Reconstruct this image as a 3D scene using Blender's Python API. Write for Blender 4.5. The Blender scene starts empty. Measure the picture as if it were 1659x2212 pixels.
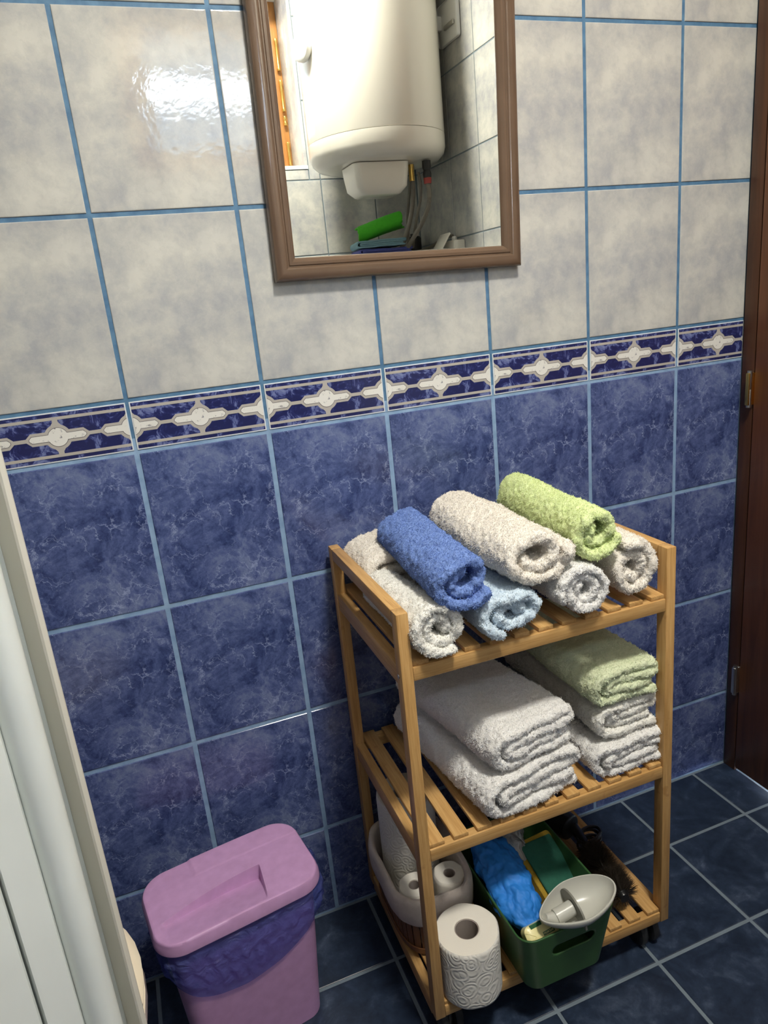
import bpy, bmesh, math, random
import numpy as np
from mathutils import Vector, Matrix, Euler

S = bpy.context.scene
COL = S.collection
PI = math.pi

# ------------------------------------------------------------------ camera, sky, exposure
cam_d = bpy.data.cameras.new('camera')
cam = bpy.data.objects.new('camera', cam_d)
COL.objects.link(cam)
cam.location = (-0.0071, -1.1088, 1.1224)
cam.rotation_euler = (1.2809, 0.0965, -0.3626)
cam_d.sensor_fit = 'VERTICAL'
cam_d.sensor_height = 36.0
cam_d.lens = 36.0 * 1539.8 / 2212.0
cam_d.clip_start = 0.02
S.camera = cam

W = bpy.data.worlds.new('sky')
S.world = W
W.use_nodes = True
W.node_tree.nodes['Background'].inputs[0].default_value = (0.80, 0.90, 1.0, 1)
W.node_tree.nodes['Background'].inputs[1].default_value = 24.0

S.view_settings.view_transform = 'Standard'
S.view_settings.look = 'None'
S.view_settings.exposure = 0.08
S.view_settings.gamma = 1.0
S.view_settings.use_curve_mapping = False

LAMP_POS = (0.48, -1.04)
LAMP_R = 0.12
LAMP_STRENGTH = 225.0
LAMP_COLOR = (1.0, 0.955, 0.85)

# ------------------------------------------------------------------ room measures
XL, XR = -0.75, 1.17          # left and right wall
YF = -1.56                    # wall with the window, behind the camera
ZC = 2.40                     # ceiling
TW, TH = 0.20, 0.251          # wall tile pitch
ZB, HB = 0.942, 0.076         # border row
GAP = 0.0052

# ------------------------------------------------------------------ node helpers
class NT:
    def __init__(self, name):
        self.m = bpy.data.materials.new(name)
        self.m.use_nodes = True
        self.t = self.m.node_tree
        self.t.nodes.clear()
        self.out = self.t.nodes.new('ShaderNodeOutputMaterial')
    def put(self, sock, v):
        if isinstance(v, bpy.types.NodeSocket):
            self.t.links.new(v, sock)
        elif v is not None:
            if isinstance(v, (tuple, list)) and len(v) == 3 and sock.type == 'RGBA':
                v = (*v, 1)
            sock.default_value = v
    def n(self, typ, o=0, props=None, **kw):
        nd = self.t.nodes.new('ShaderNode' + typ)
        for k, v in (props or {}).items():
            setattr(nd, k, v)
        for k, v in kw.items():
            key = k.replace('_', ' ')
            if k[0] == 'i' and k[1:].isdigit():
                self.put(nd.inputs[int(k[1:])], v)
            else:
                self.put(nd.inputs[key], v)
        return nd.outputs[o]
    def coord(self, scale=(1, 1, 1), off=None, rnd=False, rot=None):
        c = self.n('TexCoord', 3)
        m = self.t.nodes.new('ShaderNodeMapping')
        self.t.links.new(c, m.inputs[0])
        m.inputs['Scale'].default_value = scale
        if rot:
            m.inputs['Rotation'].default_value = rot
        if rnd:
            r = self.n('ObjectInfo', 5)
            mu = self.n('Math', props={'operation': 'MULTIPLY'}, i0=r, i1=37.0)
            self.t.links.new(mu, m.inputs['Location'])
        elif off:
            m.inputs['Location'].default_value = off
        return m.outputs[0]
    def noise(self, vec, scale, detail=3, rough=.5, dist=0, o=0):
        return self.n('TexNoise', o, Vector=vec, Scale=scale, Detail=detail, Roughness=rough, Distortion=dist)
    def ramp(self, fac, stops, mode='LINEAR'):
        nd = self.t.nodes.new('ShaderNodeValToRGB')
        cr = nd.color_ramp
        cr.interpolation = mode
        while len(cr.elements) > 1:
            cr.elements.remove(cr.elements[-1])
        for i, (p, c) in enumerate(stops):
            e = cr.elements[0] if i == 0 else cr.elements.new(p)
            e.position = p
            if not isinstance(c, (tuple, list)):
                c = (c, c, c)
            e.color = (*c, 1)
        self.t.links.new(fac, nd.inputs[0])
        return nd.outputs[0]
    def mix(self, fac, a, b, mode='MIX'):
        nd = self.t.nodes.new('ShaderNodeMix')
        nd.data_type = 'RGBA'
        nd.blend_type = mode
        self.put(nd.inputs[0], fac); self.put(nd.inputs[6], a); self.put(nd.inputs[7], b)
        return nd.outputs[2]
    def math(self, op, a, b=None):
        nd = self.t.nodes.new('ShaderNodeMath')
        nd.operation = op
        self.put(nd.inputs[0], a)
        if b is not None:
            self.put(nd.inputs[1], b)
        return nd.outputs[0]
    def bump(self, h, strength=.3, dist=.001):
        return self.n('Bump', Strength=strength, Distance=dist, Height=h)
    def pbsdf(self, color, rough=.5, normal=None, **kw):
        nd = self.t.nodes.new('ShaderNodeBsdfPrincipled')
        self.put(nd.inputs['Base Color'], color)
        self.put(nd.inputs['Roughness'], rough)
        if normal is not None:
            self.put(nd.inputs['Normal'], normal)
        for k, v in kw.items():
            self.put(nd.inputs[k.replace('_', ' ')], v)
        return nd.outputs[0]
    def done(self, shader):
        self.t.links.new(shader, self.out.inputs[0])
        return self.m

def plain(name, color, rough=.5, grain=0.0, gscale=300, **kw):
    m = NT(name)
    nrm = None
    col = color
    if grain:
        c = m.coord()
        nz = m.noise(c, gscale, 3)
        nrm = m.bump(nz, grain, .001)
        lo = tuple(x * .88 for x in color)
        col = m.ramp(m.noise(c, gscale * .12, 3), [(.3, lo), (.7, color)])
    return m.done(m.pbsdf(col, rough, nrm, **kw))

# ------------------------------------------------------------------ materials
def mat_pale_tile():
    m = NT('pale_glazed_tile')
    c = m.coord()
    wv = m.noise(c, 40, 5, .65, o=1)
    cw = m.n('VectorMath', props={'operation': 'MULTIPLY_ADD'}, i0=wv, i1=(.018, .018, .018), i2=c)
    n1 = m.noise(cw, 13, 6, .62, .4)
    n2 = m.noise(cw, 48, 7, .72)
    n3 = m.noise(c, 6.5, 4, .55)
    f = m.math('ADD', m.math('MULTIPLY', n1, .56), m.math('MULTIPLY', n2, .44))
    a = m.ramp(f, [(.38, (.46, .465, .47)), (.46, (.53, .53, .508)), (.53, (.59, .585, .54)), (.60, (.65, .64, .585))])
    b = m.ramp(n3, [(.40, (.80, .81, .84)), (.58, (.95, .95, .95))])
    col = m.mix(1.0, a, b, 'MULTIPLY')
    w = m.noise(c, 48, 3, .55)
    w2 = m.noise(c, 190, 2, .5)
    h = m.math('ADD', w, m.math('MULTIPLY', w2, .22))
    return m.done(m.pbsdf(col, .06, m.bump(h, .14, .0016), Specular_IOR_Level=.6))

def mat_blue_tile():
    m = NT('blue_marbled_tile')
    c = m.coord()
    wv = m.noise(c, 26, 6, .65, o=1)
    cw = m.n('VectorMath', props={'operation': 'MULTIPLY_ADD'}, i0=wv, i1=(.060, .060, .060), i2=c)
    n1 = m.noise(c, 12, 8, .70, .8)
    n2 = m.noise(cw, 75, 7, .72)
    f = m.math('ADD', m.math('MULTIPLY', n1, .62), m.math('MULTIPLY', n2, .38))
    base = m.ramp(f, [(.37, (.022, .033, .108)), (.45, (.048, .070, .185)), (.53, (.098, .130, .285)), (.62, (.172, .212, .360))])
    vein = None
    for sc, w, ms, mr in ((9.0, .010, 8, (.44, .56)), (19.0, .020, 13, (.48, .60)), (47.0, .045, 19, (.50, .62))):
        v = m.n('TexVoronoi', props={'feature': 'DISTANCE_TO_EDGE'}, Vector=cw, Scale=sc)
        ln = m.ramp(v, [(0.0, 1.0), (w * .5, .75), (w, 0.0)])
        mk = m.ramp(m.noise(c, ms, 4, .6), [(mr[0], 0.0), (mr[1], 1.0)])
        ln = m.math('MULTIPLY', ln, mk)
        vein = ln if vein is None else m.math('MAXIMUM', vein, ln)
    vein = m.math('MULTIPLY', vein, m.ramp(n2, [(.36, .10), (.56, .80)]))
    col = m.mix(vein, base, (.33, .39, .60))
    h = m.noise(c, 25, 2)
    return m.done(m.pbsdf(col, .16, m.bump(h, .15, .002), Specular_IOR_Level=.45))

def mat_floor_tile():
    m = NT('navy_floor_tile')
    c = m.coord(rnd=True)
    n1 = m.noise(c, 16, 6, .65, .8)
    n2 = m.noise(c, 70, 5, .7)
    f = m.math('ADD', m.math('MULTIPLY', n1, .7), m.math('MULTIPLY', n2, .3))
    col = m.ramp(f, [(.40, (.012, .020, .040)), (.54, (.022, .035, .066)), (.63, (.046, .065, .108)), (.72, (.11, .14, .20))])
    return m.done(m.pbsdf(col, .30, m.bump(n2, .12, .001), Specular_IOR_Level=.4))

def mat_grout_wall():
    m = NT('blue_wall_grout')
    c = m.coord()
    z = m.n('SeparateXYZ', 2, i0=c)
    up = m.ramp(m.noise(c, 60, 4), [(.35, (.060, .150, .270)), (.65, (.10, .22, .36))])
    lo = m.ramp(m.noise(c, 45, 4), [(.35, (.20, .32, .50)), (.65, (.29, .43, .61))])
    k = m.math('GREATER_THAN', z, ZB + .02)
    return m.done(m.pbsdf(m.mix(k, lo, up), .6, m.bump(m.noise(c, 300, 3), .3, .0008)))

def mat_bamboo(axis):
    m = NT('bamboo_' + axis)
    sc = {'x': (1.2, 26, 26), 'y': (26, 1.2, 26), 'z': (26, 26, 1.2)}[axis]
    c = m.coord(sc, rnd=True)
    n1 = m.noise(c, 6, 4, .6)
    n2 = m.noise(c, 22, 4, .6)
    f = m.math('ADD', m.math('MULTIPLY', n1, .6), m.math('MULTIPLY', n2, .4))
    col = m.ramp(f, [(.34, (.40, .215, .070)), (.5, (.54, .315, .115)), (.66, (.64, .40, .17))])
    k = m.n('TexNoise', Vector=m.coord(tuple(9 if s > 2 else 9 for s in sc), rnd=True), Scale=5, Detail=2)
    col = m.mix(m.ramp(k, [(.66, 0.0), (.74, .35)]), col, (.30, .13, .035))
    return m.done(m.pbsdf(col, .38, m.bump(n2, .08, .0006), Specular_IOR_Level=.35))

def mat_wood(name, c0, c1, axis='z', rough=.4):
    m = NT(name)
    sc = {'x': (1.0, 14, 14), 'y': (14, 1.0, 14), 'z': (14, 14, 1.0)}[axis]
    c = m.coord(sc, rnd=True)
    n = m.noise(c, 4, 6, .65, .6)
    col = m.ramp(n, [(.35, c0), (.65, c1)])
    return m.done(m.pbsdf(col, rough, m.bump(n, .1, .001)))

def mat_terry(name, dark, light, scale=1.0):
    m = NT(name)
    c = m.coord()
    n1 = m.noise(c, 420 * scale, 3, .6)
    n2 = m.noise(c, 60, 3, .5)
    col = m.ramp(n1, [(.33, dark), (.58, light)])
    col = m.mix(.22, col, m.ramp(n2, [(.35, dark), (.65, light)]))
    n3 = m.noise(c, 900 * scale, 2, .6)
    h = m.math('ADD', n1, m.math('MULTIPLY', n3, .6))
    sh = m.pbsdf(col, .95, m.bump(h, .7, .002), Specular_IOR_Level=.1, Sheen_Weight=.35, Sheen_Roughness=.6, Sheen_Tint=light)
    return m.done(sh)

def mat_film(name, color, alpha, rough=.18):
    m = NT(name)
    c = m.coord()
    w = m.noise(c, 38, 4, .6, 1.2)
    p = m.pbsdf(color, rough, m.bump(w, .9, .010), Specular_IOR_Level=1.0)
    t = m.n('BsdfTransparent', Color=tuple(.45 + .8 * x for x in color))
    ms = m.n('MixShader', i0=alpha, i1=t, i2=p)
    return m.done(ms)

def mat_paper(name, color, emboss=False):
    m = NT(name)
    c = m.coord()
    h = m.noise(c, 500, 2)
    if emboss:
        v = m.n('TexVoronoi', 0, Vector=m.coord(), Scale=46.0)
        wv = m.math('SINE', m.math('MULTIPLY', v, 26.0))
        h = m.math('ADD', m.math('MULTIPLY', wv, .5), m.math('MULTIPLY', h, .25))
        return m.done(m.pbsdf(color, .9, m.bump(h, .42, .0013), Specular_IOR_Level=.15))
    return m.done(m.pbsdf(color, .9, m.bump(h, .25, .001), Specular_IOR_Level=.15))

def mat_emit(name, color, strength):
    m = NT(name)
    return m.done(m.n('Emission', Color=color, Strength=strength))

M = {}
M['pale'] = mat_pale_tile(); M['blue'] = mat_blue_tile(); M['floor'] = mat_floor_tile()
M['grout'] = mat_grout_wall()
M['grout2'] = plain('grey_blue_grout', (.19, .24, .27), .7, .3, 250)
M['fgrout'] = plain('grey_floor_grout', (.17, .215, .26), .8, .5, 250)
M['bx'] = mat_bamboo('x'); M['by'] = mat_bamboo('y'); M['bz'] = mat_bamboo('z')
M['door'] = mat_wood('red_brown_wood', (.105, .034, .010), (.175, .060, .020))
M['doordark'] = mat_wood('dark_brown_wood', (.050, .018, .007), (.085, .032, .012))
M['pine'] = mat_wood('varnished_pine', (.36, .155, .040), (.50, .235, .070), 'z', .3)
M['brass'] = plain('brass', (.80, .55, .16), .25, Metallic=1.0)
M['steel'] = plain('steel', (.55, .54, .50), .3, Metallic=1.0)
M['frame'] = plain('brown_frame_plastic', (.148, .096, .064), .15, .04, 200)
M['mirror'] = plain('mirror_silver', (.90, .91, .88), .0, Metallic=1.0)
M['enamel'] = plain('white_enamel', (.84, .81, .72), .16)
M['whiteplastic'] = plain('white_plastic', (.80, .80, .77), .3)
M['pvc'] = plain('white_pvc', (.80, .84, .81), .30, .03, 60)
M['cream'] = plain('cream_edge_strip', (.64, .61, .53), .4)
M['ceramic'] = plain('cream_ceramic', (.78, .68, .52), .12)
M['plaster'] = plain('white_plaster', (.82, .81, .78), .8, .2, 120)
M['pink'] = plain('lilac_pink_plastic', (.55, .315, .56), .42, .06, 500)
M['liner'] = mat_film('blue_bin_liner', (.15, .19, .56), .32, .10)
M['rubber'] = plain('black_rubber', (.012, .012, .013), .5)
M['blackgloss'] = plain('black_plastic', (.010, .010, .011), .28)
M['green'] = plain('dark_green_plastic', (.040, .115, .035), .42, .05, 400)
M['paper'] = mat_paper('tissue_paper', (.80, .76, .68))
M['emboss'] = mat_paper('embossed_tissue', (.76, .74, .69), True)
M['card'] = plain('cardboard_core', (.34, .29, .26), .9, .3, 300)
M['fabric'] = plain('cream_liner_fabric', (.66, .58, .52), .9, .5, 900)
M['slat'] = mat_wood('brown_basket_wood', (.155, .062, .022), (.26, .115, .045), 'z', .5)
M['boat'] = plain('pale_grey_plastic', (.54, .54, .49), .28)
M['boatdark'] = plain('grey_plastic', (.22, .22, .19), .4)
M['bluecloth'] = plain('bright_blue_nylon', (.020, .22, .72), .62, .5, 160)
M['clear'] = mat_film('clear_crumpled_plastic', (.62, .64, .66), .55, .2)
M['sponge'] = plain('yellow_sponge', (.42, .27, .025), .9, .9, 500)
M['scour'] = plain('green_scouring_pad', (.018, .13, .085), .8, .9, 900)
M['soapwrap'] = plain('pale_yellow_wrapper', (.82, .74, .36), .3)
M['softgreen'] = plain('dark_green_print', (.01, .09, .03), .4)
M['lilac'] = plain('pale_pink_plastic', (.55, .36, .38), .4)
M['bristle'] = plain('black_bristle', (.040, .032, .024), .28)
M['clothgreen'] = plain('vivid_green_cloth', (.06, .46, .015), .8, .6, 700)
M['clothblue'] = plain('grey_blue_cloth', (.16, .30, .36), .8, .6, 700)
M['clothnavy'] = plain('violet_blue_cloth', (.06, .075, .30), .8, .6, 700)
M['hose'] = plain('grey_braided_hose', (.20, .18, .145), .45, .8, 900)
M['red'] = plain('red_brown_band', (.30, .03, .02), .4)
M['glass'] = None
M['lamp'] = mat_emit('lamp_glass_glow', LAMP_COLOR, LAMP_STRENGTH)
def mat_translucent(name, color):
    m = NT(name)
    a = m.n('BsdfTranslucent', Color=color)
    b = m.n('BsdfDiffuse', Color=color)
    return m.done(m.n('MixShader', i0=.45, i1=a, i2=b))
M['skyscreen'] = mat_translucent('translucent_white_slat', (.80, .82, .82))  # for the added slats that dim the upper sky
M['render'] = plain('grey_render', (.24, .25, .26), .9, .4, 40)
T_WHITE = mat_terry('white_terry', (.78, .76, .71), (.93, .92, .87))
T_CREAM = mat_terry('cream_terry', (.78, .72, .64), (.93, .88, .80))
T_COOL = mat_terry('cool_white_terry', (.76, .75, .74), (.92, .91, .89))
T_BLUE = mat_terry('cornflower_terry', (.110, .185, .49), (.225, .34, .68))
T_LBLUE = mat_terry('pale_blue_terry', (.54, .67, .80), (.73, .84, .93))
T_LIME = mat_terry('lime_terry', (.61, .72, .29), (.80, .90, .50))
T_SAGE = mat_terry('pale_green_terry', (.60, .68, .44), (.79, .84, .60))

# window glass: thin, mostly clear
def mat_glass():
    m = NT('window_glass')
    g = m.n('BsdfGlossy', Roughness=.02)
    t = m.n('BsdfTransparent', Color=(.95, .97, 1))
    return m.done(m.n('MixShader', i0=.06, i1=t, i2=g))
M['glass'] = mat_glass()

# border tile glaze
def mat_navy():
    m = NT('navy_border_glaze')
    c = m.coord()
    n1 = m.noise(c, 45, 7, .7, .8)
    col = m.ramp(n1, [(.46, (.020, .023, .095)), (.53, (.032, .040, .15)), (.565, (.11, .135, .32)), (.66, (.22, .26, .45))])
    return m.done(m.pbsdf(col, .12))
def mat_white_fig():
    m = NT('white_border_figure')
    c = m.coord()
    n1 = m.noise(c, 130, 5, .7)
    r = m.n('TexVoronoi', Vector=c, Scale=60)
    col = m.ramp(n1, [(.34, (.20, .20, .22)), (.42, (.78, .77, .72))])
    return m.done(m.pbsdf(col, .2))
M['navy'] = mat_navy(); M['fig'] = mat_white_fig()
M['taupe'] = plain('taupe_relief_line', (.46, .43, .39), .3)
M['edgewhite'] = plain('white_glaze_edge', (.74, .78, .80), .2)
M['ink'] = plain('dark_outline_glaze', (.10, .09, .10), .3)

# ------------------------------------------------------------------ mesh helpers
def link(name, me, mat=None, parent=None, loc=None, rot=None, smooth=False):
    if mat is not None:
        for mm in (mat if isinstance(mat, (list, tuple)) else [mat]):
            me.materials.append(mm)
    if smooth:
        me.polygons.foreach_set('use_smooth', [True] * len(me.polygons))
    o = bpy.data.objects.new(name, me)
    COL.objects.link(o)
    if parent is not None:
        o.parent = parent
    if loc is not None:
        o.location = loc
    if rot is not None:
        o.rotation_euler = rot
    return o

def from_np(v, f, name='m'):
    me = bpy.data.meshes.new(name)
    me.from_pydata([tuple(map(float, p)) for p in v], [], [tuple(map(int, q)) for q in f])
    me.update()
    return me

def bm_obj(name, bm, mat=None, parent=None, smooth=False, loc=None, rot=None, angle=None):
    bmesh.ops.recalc_face_normals(bm, faces=bm.faces)
    me = bpy.data.meshes.new(name)
    bm.to_mesh(me)
    bm.free()
    o = link(name, me, mat, parent, loc, rot, smooth)
    if smooth and angle:
        sharp(me, angle)
    return o

def sharp(me, deg):
    me.set_sharp_from_angle(angle=math.radians(deg))

def add_box(bm, lo, hi, bev=0.0, seg=2):
    lo = Vector(lo); hi = Vector(hi)
    r = bmesh.ops.create_cube(bm, size=1.0)
    vs = r['verts']
    for v in vs:
        v.co = Vector(((lo[i] + hi[i]) / 2 + v.co[i] * (hi[i] - lo[i]) for i in range(3)))
    if bev > 0:
        es = list({e for v in vs for e in v.link_edges})
        bmesh.ops.bevel(bm, geom=es, offset=bev, segments=seg, affect='EDGES', profile=.5)

def box(name, lo, hi, mat, parent=None, bev=0.0, seg=2, loc=None, rot=None):
    bm = bmesh.new()
    add_box(bm, lo, hi, bev, seg)
    return bm_obj(name, bm, mat, parent, smooth=bev > 0, loc=loc, rot=rot, angle=40)

def add_loft(bm, rings, cap0=True, cap1=True, closed=True):
    vs = [[bm.verts.new(p) for p in r] for r in rings]
    n = len(rings[0])
    for a, b in zip(vs, vs[1:]):
        for i in range(n if closed else n - 1):
            j = (i + 1) % n
            bm.faces.new((a[i], a[j], b[j], b[i]))
    if cap0:
        bm.faces.new(vs[0][::-1])
    if cap1:
        bm.faces.new(vs[-1])
    return vs

def loft(name, rings, mat, parent=None, cap0=True, cap1=True, angle=45, loc=None, rot=None):
    bm = bmesh.new()
    add_loft(bm, rings, cap0, cap1)
    return bm_obj(name, bm, mat, parent, True, loc, rot, angle)

def ring(cx, cy, z, rx, ry, n=48, e=2.0, axis='z'):
    out = []
    for i in range(n):
        t = 2 * PI * i / n
        c, s = math.cos(t), math.sin(t)
        x = cx + rx * math.copysign(abs(c) ** (2 / e), c)
        y = cy + ry * math.copysign(abs(s) ** (2 / e), s)
        out.append({'z': (x, y, z), 'x': (z, x, y), 'y': (x, z, y)}[axis])
    return out

def even(pts, n, start=0.0):
    P = np.array(pts + [pts[0]], float)
    L = np.concatenate([[0], np.cumsum(np.linalg.norm(np.diff(P, axis=0), axis=1))])
    q = np.linspace(0, L[-1], n, endpoint=False)
    return [tuple(float(np.interp(x, L, P[:, k])) for k in range(3)) for x in q]

def rrect(cx, cy, z, hx, hy, r, k=6, nx=1, ny=1):
    """rounded rectangle ring"""
    out = []
    for qx, qy, a0 in ((1, 1, 0), (-1, 1, 90), (-1, -1, 180), (1, -1, 270)):
        for i in range(k + 1):
            a = math.radians(a0 + 90 * i / k)
            out.append((cx + qx * (hx - r) + r * math.cos(a), cy + qy * (hy - r) + r * math.sin(a), z))
    return out

def catmull(pts, step):
    P = [np.array(p, float) for p in pts]
    P = [2 * P[0] - P[1]] + P + [2 * P[-1] - P[-2]]
    out = []
    for i in range(1, len(P) - 2):
        n = max(2, int(np.linalg.norm(P[i + 1] - P[i]) / step))
        for k in range(n):
            t = k / n
            a, b, c, d = P[i - 1], P[i], P[i + 1], P[i + 2]
            out.append(.5 * (2 * b + (c - a) * t + (2 * a - 5 * b + 4 * c - d) * t * t + (3 * b - a - 3 * c + d) * t ** 3))
    out.append(P[-2])
    return np.array(out)

def tube(name, pts, r, mat, parent=None, seg=10, step=.01, smooth_path=True, loc=None):
    P = catmull(pts, step) if smooth_path else np.array(pts, float)
    rr = r if hasattr(r, '__len__') else None
    rings = []
    up = Vector((0.137, .21, .97))
    for i, p in enumerate(P):
        d = Vector(P[min(i + 1, len(P) - 1)] - P[max(i - 1, 0)]).normalized()
        a = d.cross(up)
        if a.length < 1e-4:
            a = d.cross(Vector((1, 0, 0)))
        a.normalize()
        b = d.cross(a)
        q = r if rr is None else np.interp(i / (len(P) - 1), np.linspace(0, 1, len(rr)), rr)
        rings.append([tuple(Vector(p) + a * q * math.cos(2 * PI * k / seg) + b * q * math.sin(2 * PI * k / seg)) for k in range(seg)])
        up = b if False else up
    return loft(name, rings, mat, parent, loc=loc)

def lathe(name, prof, mat, parent=None, seg=40, axis='z', center=(0, 0, 0), angle=35, closed=False, rot=None):
    """prof = [(r,h)], rotation about axis through center"""
    bm = bmesh.new()
    rings = []
    for r, h in prof:
        rg = []
        for k in range(seg):
            a = 2 * PI * k / seg
            c, s = r * math.cos(a), r * math.sin(a)
            p = {'z': (c, s, h), 'x': (h, c, s), 'y': (c, h, s)}[axis]
            rg.append(tuple(p[i] + center[i] for i in range(3)))
        rings.append(rg)
    if closed:
        rings.append(rings[0])
    vs = add_loft(bm, rings, not closed and prof[0][0] > 1e-6, not closed and prof[-1][0] > 1e-6)
    bmesh.ops.remove_doubles(bm, verts=bm.verts, dist=1e-6)
    return bm_obj(name, bm, mat, parent, True, angle=angle, rot=rot)

def root(name, label, cat, loc=(0, 0, 0), rz=0.0, group=None, rot=None):
    o = bpy.data.objects.new(name, None)
    COL.objects.link(o)
    o.empty_display_size = .05
    o.location = loc
    o.rotation_euler = rot if rot else (0, 0, rz)
    o['label'] = label
    o['category'] = cat
    if group:
        o['group'] = group
    return o

def tag(o, label, cat, group=None):
    o['label'] = label
    o['category'] = cat
    if group:
        o['group'] = group
    return o

def struct(o):
    o['kind'] = 'structure'
    return o

def copy_tree(o, parent=None):
    c = o.copy()
    COL.objects.link(c)
    if parent is not None:
        c.parent = parent
    for ch in list(o.children):
        copy_tree(ch, c)
    return c

def vnoise(*xs, seed=0, f=1.0):
    """smooth pseudo-noise, sum of sines, about -1..1"""
    rs = np.random.RandomState(seed)
    out = 0
    for k in range(6):
        ph = rs.rand() * 6.28
        s = 0
        for x in xs:
            s = s + x * f * rs.uniform(-1, 1) * (1 + k * .6) * 6.28
        out = out + np.sin(s + ph) / (1 + k * .5)
    return out / 2.2

# ------------------------------------------------------------------ wall tiles
_tile_cache = {}
def tile_mesh(x0, x1, z0, z1, mat, bevel=.0016, depth=.006):
    """tile in local XZ, front face towards -Y, coordinates relative to the full tile's corner"""
    key = (round(x0, 4), round(x1, 4), round(z0, 4), round(z1, 4), mat.name)
    if key in _tile_cache:
        return _tile_cache[key]
    v = []
    for y, i in ((depth, 0), (.0009, 0), (.0002, bevel * .4), (0, bevel)):
        v += [(x0 + i, y, z0 + i), (x1 - i, y, z0 + i), (x1 - i, y, z1 - i), (x0 + i, y, z1 - i)]
    f = []
    for k in range(3):
        for i in range(4):
            j = (i + 1) % 4
            f.append((k * 4 + i, k * 4 + j, k * 4 + 4 + j, k * 4 + 4 + i))
    f.append((12, 13, 14, 15))
    me = from_np(v, f, 'tile')
    me.materials.append(mat)
    _tile_cache[key] = me
    return me

def clip_x(poly, x, keep):
    out = []
    n = len(poly)
    for i in range(n):
        a, b = poly[i], poly[(i + 1) % n]
        ia, ib = (a[0] - x) * keep >= 0, (b[0] - x) * keep >= 0
        if ia:
            out.append(a)
        if ia != ib:
            t = (x - a[0]) / (b[0] - a[0])
            out.append((x, a[1] + t * (b[1] - a[1])))
    return out

def border_mesh(x0, x1):
    """one decorated border tile: navy slab with raised taupe lines and white figures"""
    bm = bmesh.new()
    h = HB
    g = GAP / 2
    def slab(lo, hi, mi):
        n0 = len(bm.faces)
        add_box(bm, lo, hi)
        bm.faces.ensure_lookup_table()
        for f in bm.faces[n0:]:
            f.material_index = mi
    X0, X1, Z0, Z1 = x0 + g, x1 - g, g, h - g
    slab((X0, .0003, Z0), (X1, .006, Z1), 3)
    slab((X0 + .0017, 0, Z0 + .0017), (X1 - .0017, .0003, Z1 - .0017), 0)
    def poly(pts, y, mi):
        pts = clip_x(clip_x(pts, X0 + .0017, 1), X1 - .0017, -1)
        if len(pts) < 3:
            return
        a = sum(pts[i][0] * pts[(i + 1) % len(pts)][1] - pts[(i + 1) % len(pts)][0] * pts[i][1] for i in range(len(pts)))
        if abs(a) < 1e-8:
            return
        if a < 0:
            pts = pts[::-1]
        fr = [bm.verts.new((p[0], y, p[1])) for p in pts]
        bk = [bm.verts.new((p[0], .0002, p[1])) for p in pts]
        n = len(pts)
        f = bm.faces.new(fr); f.material_index = mi
        for i in range(n):
            q = bm.faces.new((fr[i], bk[i], bk[(i + 1) % n], fr[(i + 1) % n]))
            q.material_index = mi
    cz = h / 2
    for zz in (cz - .0265, cz + .0265):
        poly([(X0, zz - .0021), (X1, zz - .0021), (X1, zz + .0021), (X0, zz + .0021)], -.0003, 1)
    def figure(cx, ro, hb, hl, tip):
        """cross-like outline: disc with a pointed horizontal bar, returned as one outline"""
        a = math.asin(min(.95, hb / ro))
        pts = []
        for k in range(13):
            t = a + (PI - 2 * a) * k / 12
            pts.append((cx + ro * math.cos(t), cz + ro * math.sin(t)))
        pts += [(cx - hl + tip, cz + hb), (cx - hl, cz + hb * .25), (cx - hl, cz - hb * .25), (cx - hl + tip, cz - hb)]
        for k in range(13):
            t = PI + a + (PI - 2 * a) * k / 12
            pts.append((cx + ro * math.cos(t), cz + ro * math.sin(t)))
        pts += [(cx + hl - tip, cz - hb), (cx + hl, cz - hb * .25), (cx + hl, cz + hb * .25), (cx + hl - tip, cz + hb)]
        return pts
    for k in range(-1, 3):
        cx = k * .1 + .0
        if cx + .06 < x0 or cx - .06 > x1:
            continue
        # vertical connectors from the disc to the lines
        for s in (1, -1):
            poly([(cx - .0036, cz + s * .0265), (cx + .0036, cz + s * .0265), (cx + .0038, cz + s * .021),
                  (cx + .0075, cz + s * .0160), (cx - .0075, cz + s * .0160), (cx - .0038, cz + s * .021)], -.00025, 1)
        poly(figure(cx, .0182, .0090, .0425, .0072), -.0003, 1)
        poly([(cx + .040, cz - .0026), (cx + .060, cz - .0026), (cx + .060, cz + .0026), (cx + .040, cz + .0026)], -.00028, 1)
        poly(figure(cx, .0139, .0053, .0386, .0040), -.00045, 4)
        poly(figure(cx, .0132, .0046, .0379, .0037), -.0006, 2)
    bmesh.ops.recalc_face_normals(bm, faces=bm.faces)
    me = bpy.data.meshes.new('border_tile')
    bm.to_mesh(me); bm.free()
    for k in ('navy', 'taupe', 'fig', 'edgewhite', 'ink'):
        me.materials.append(M[k])
    return me
_border_cache = {}

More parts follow.
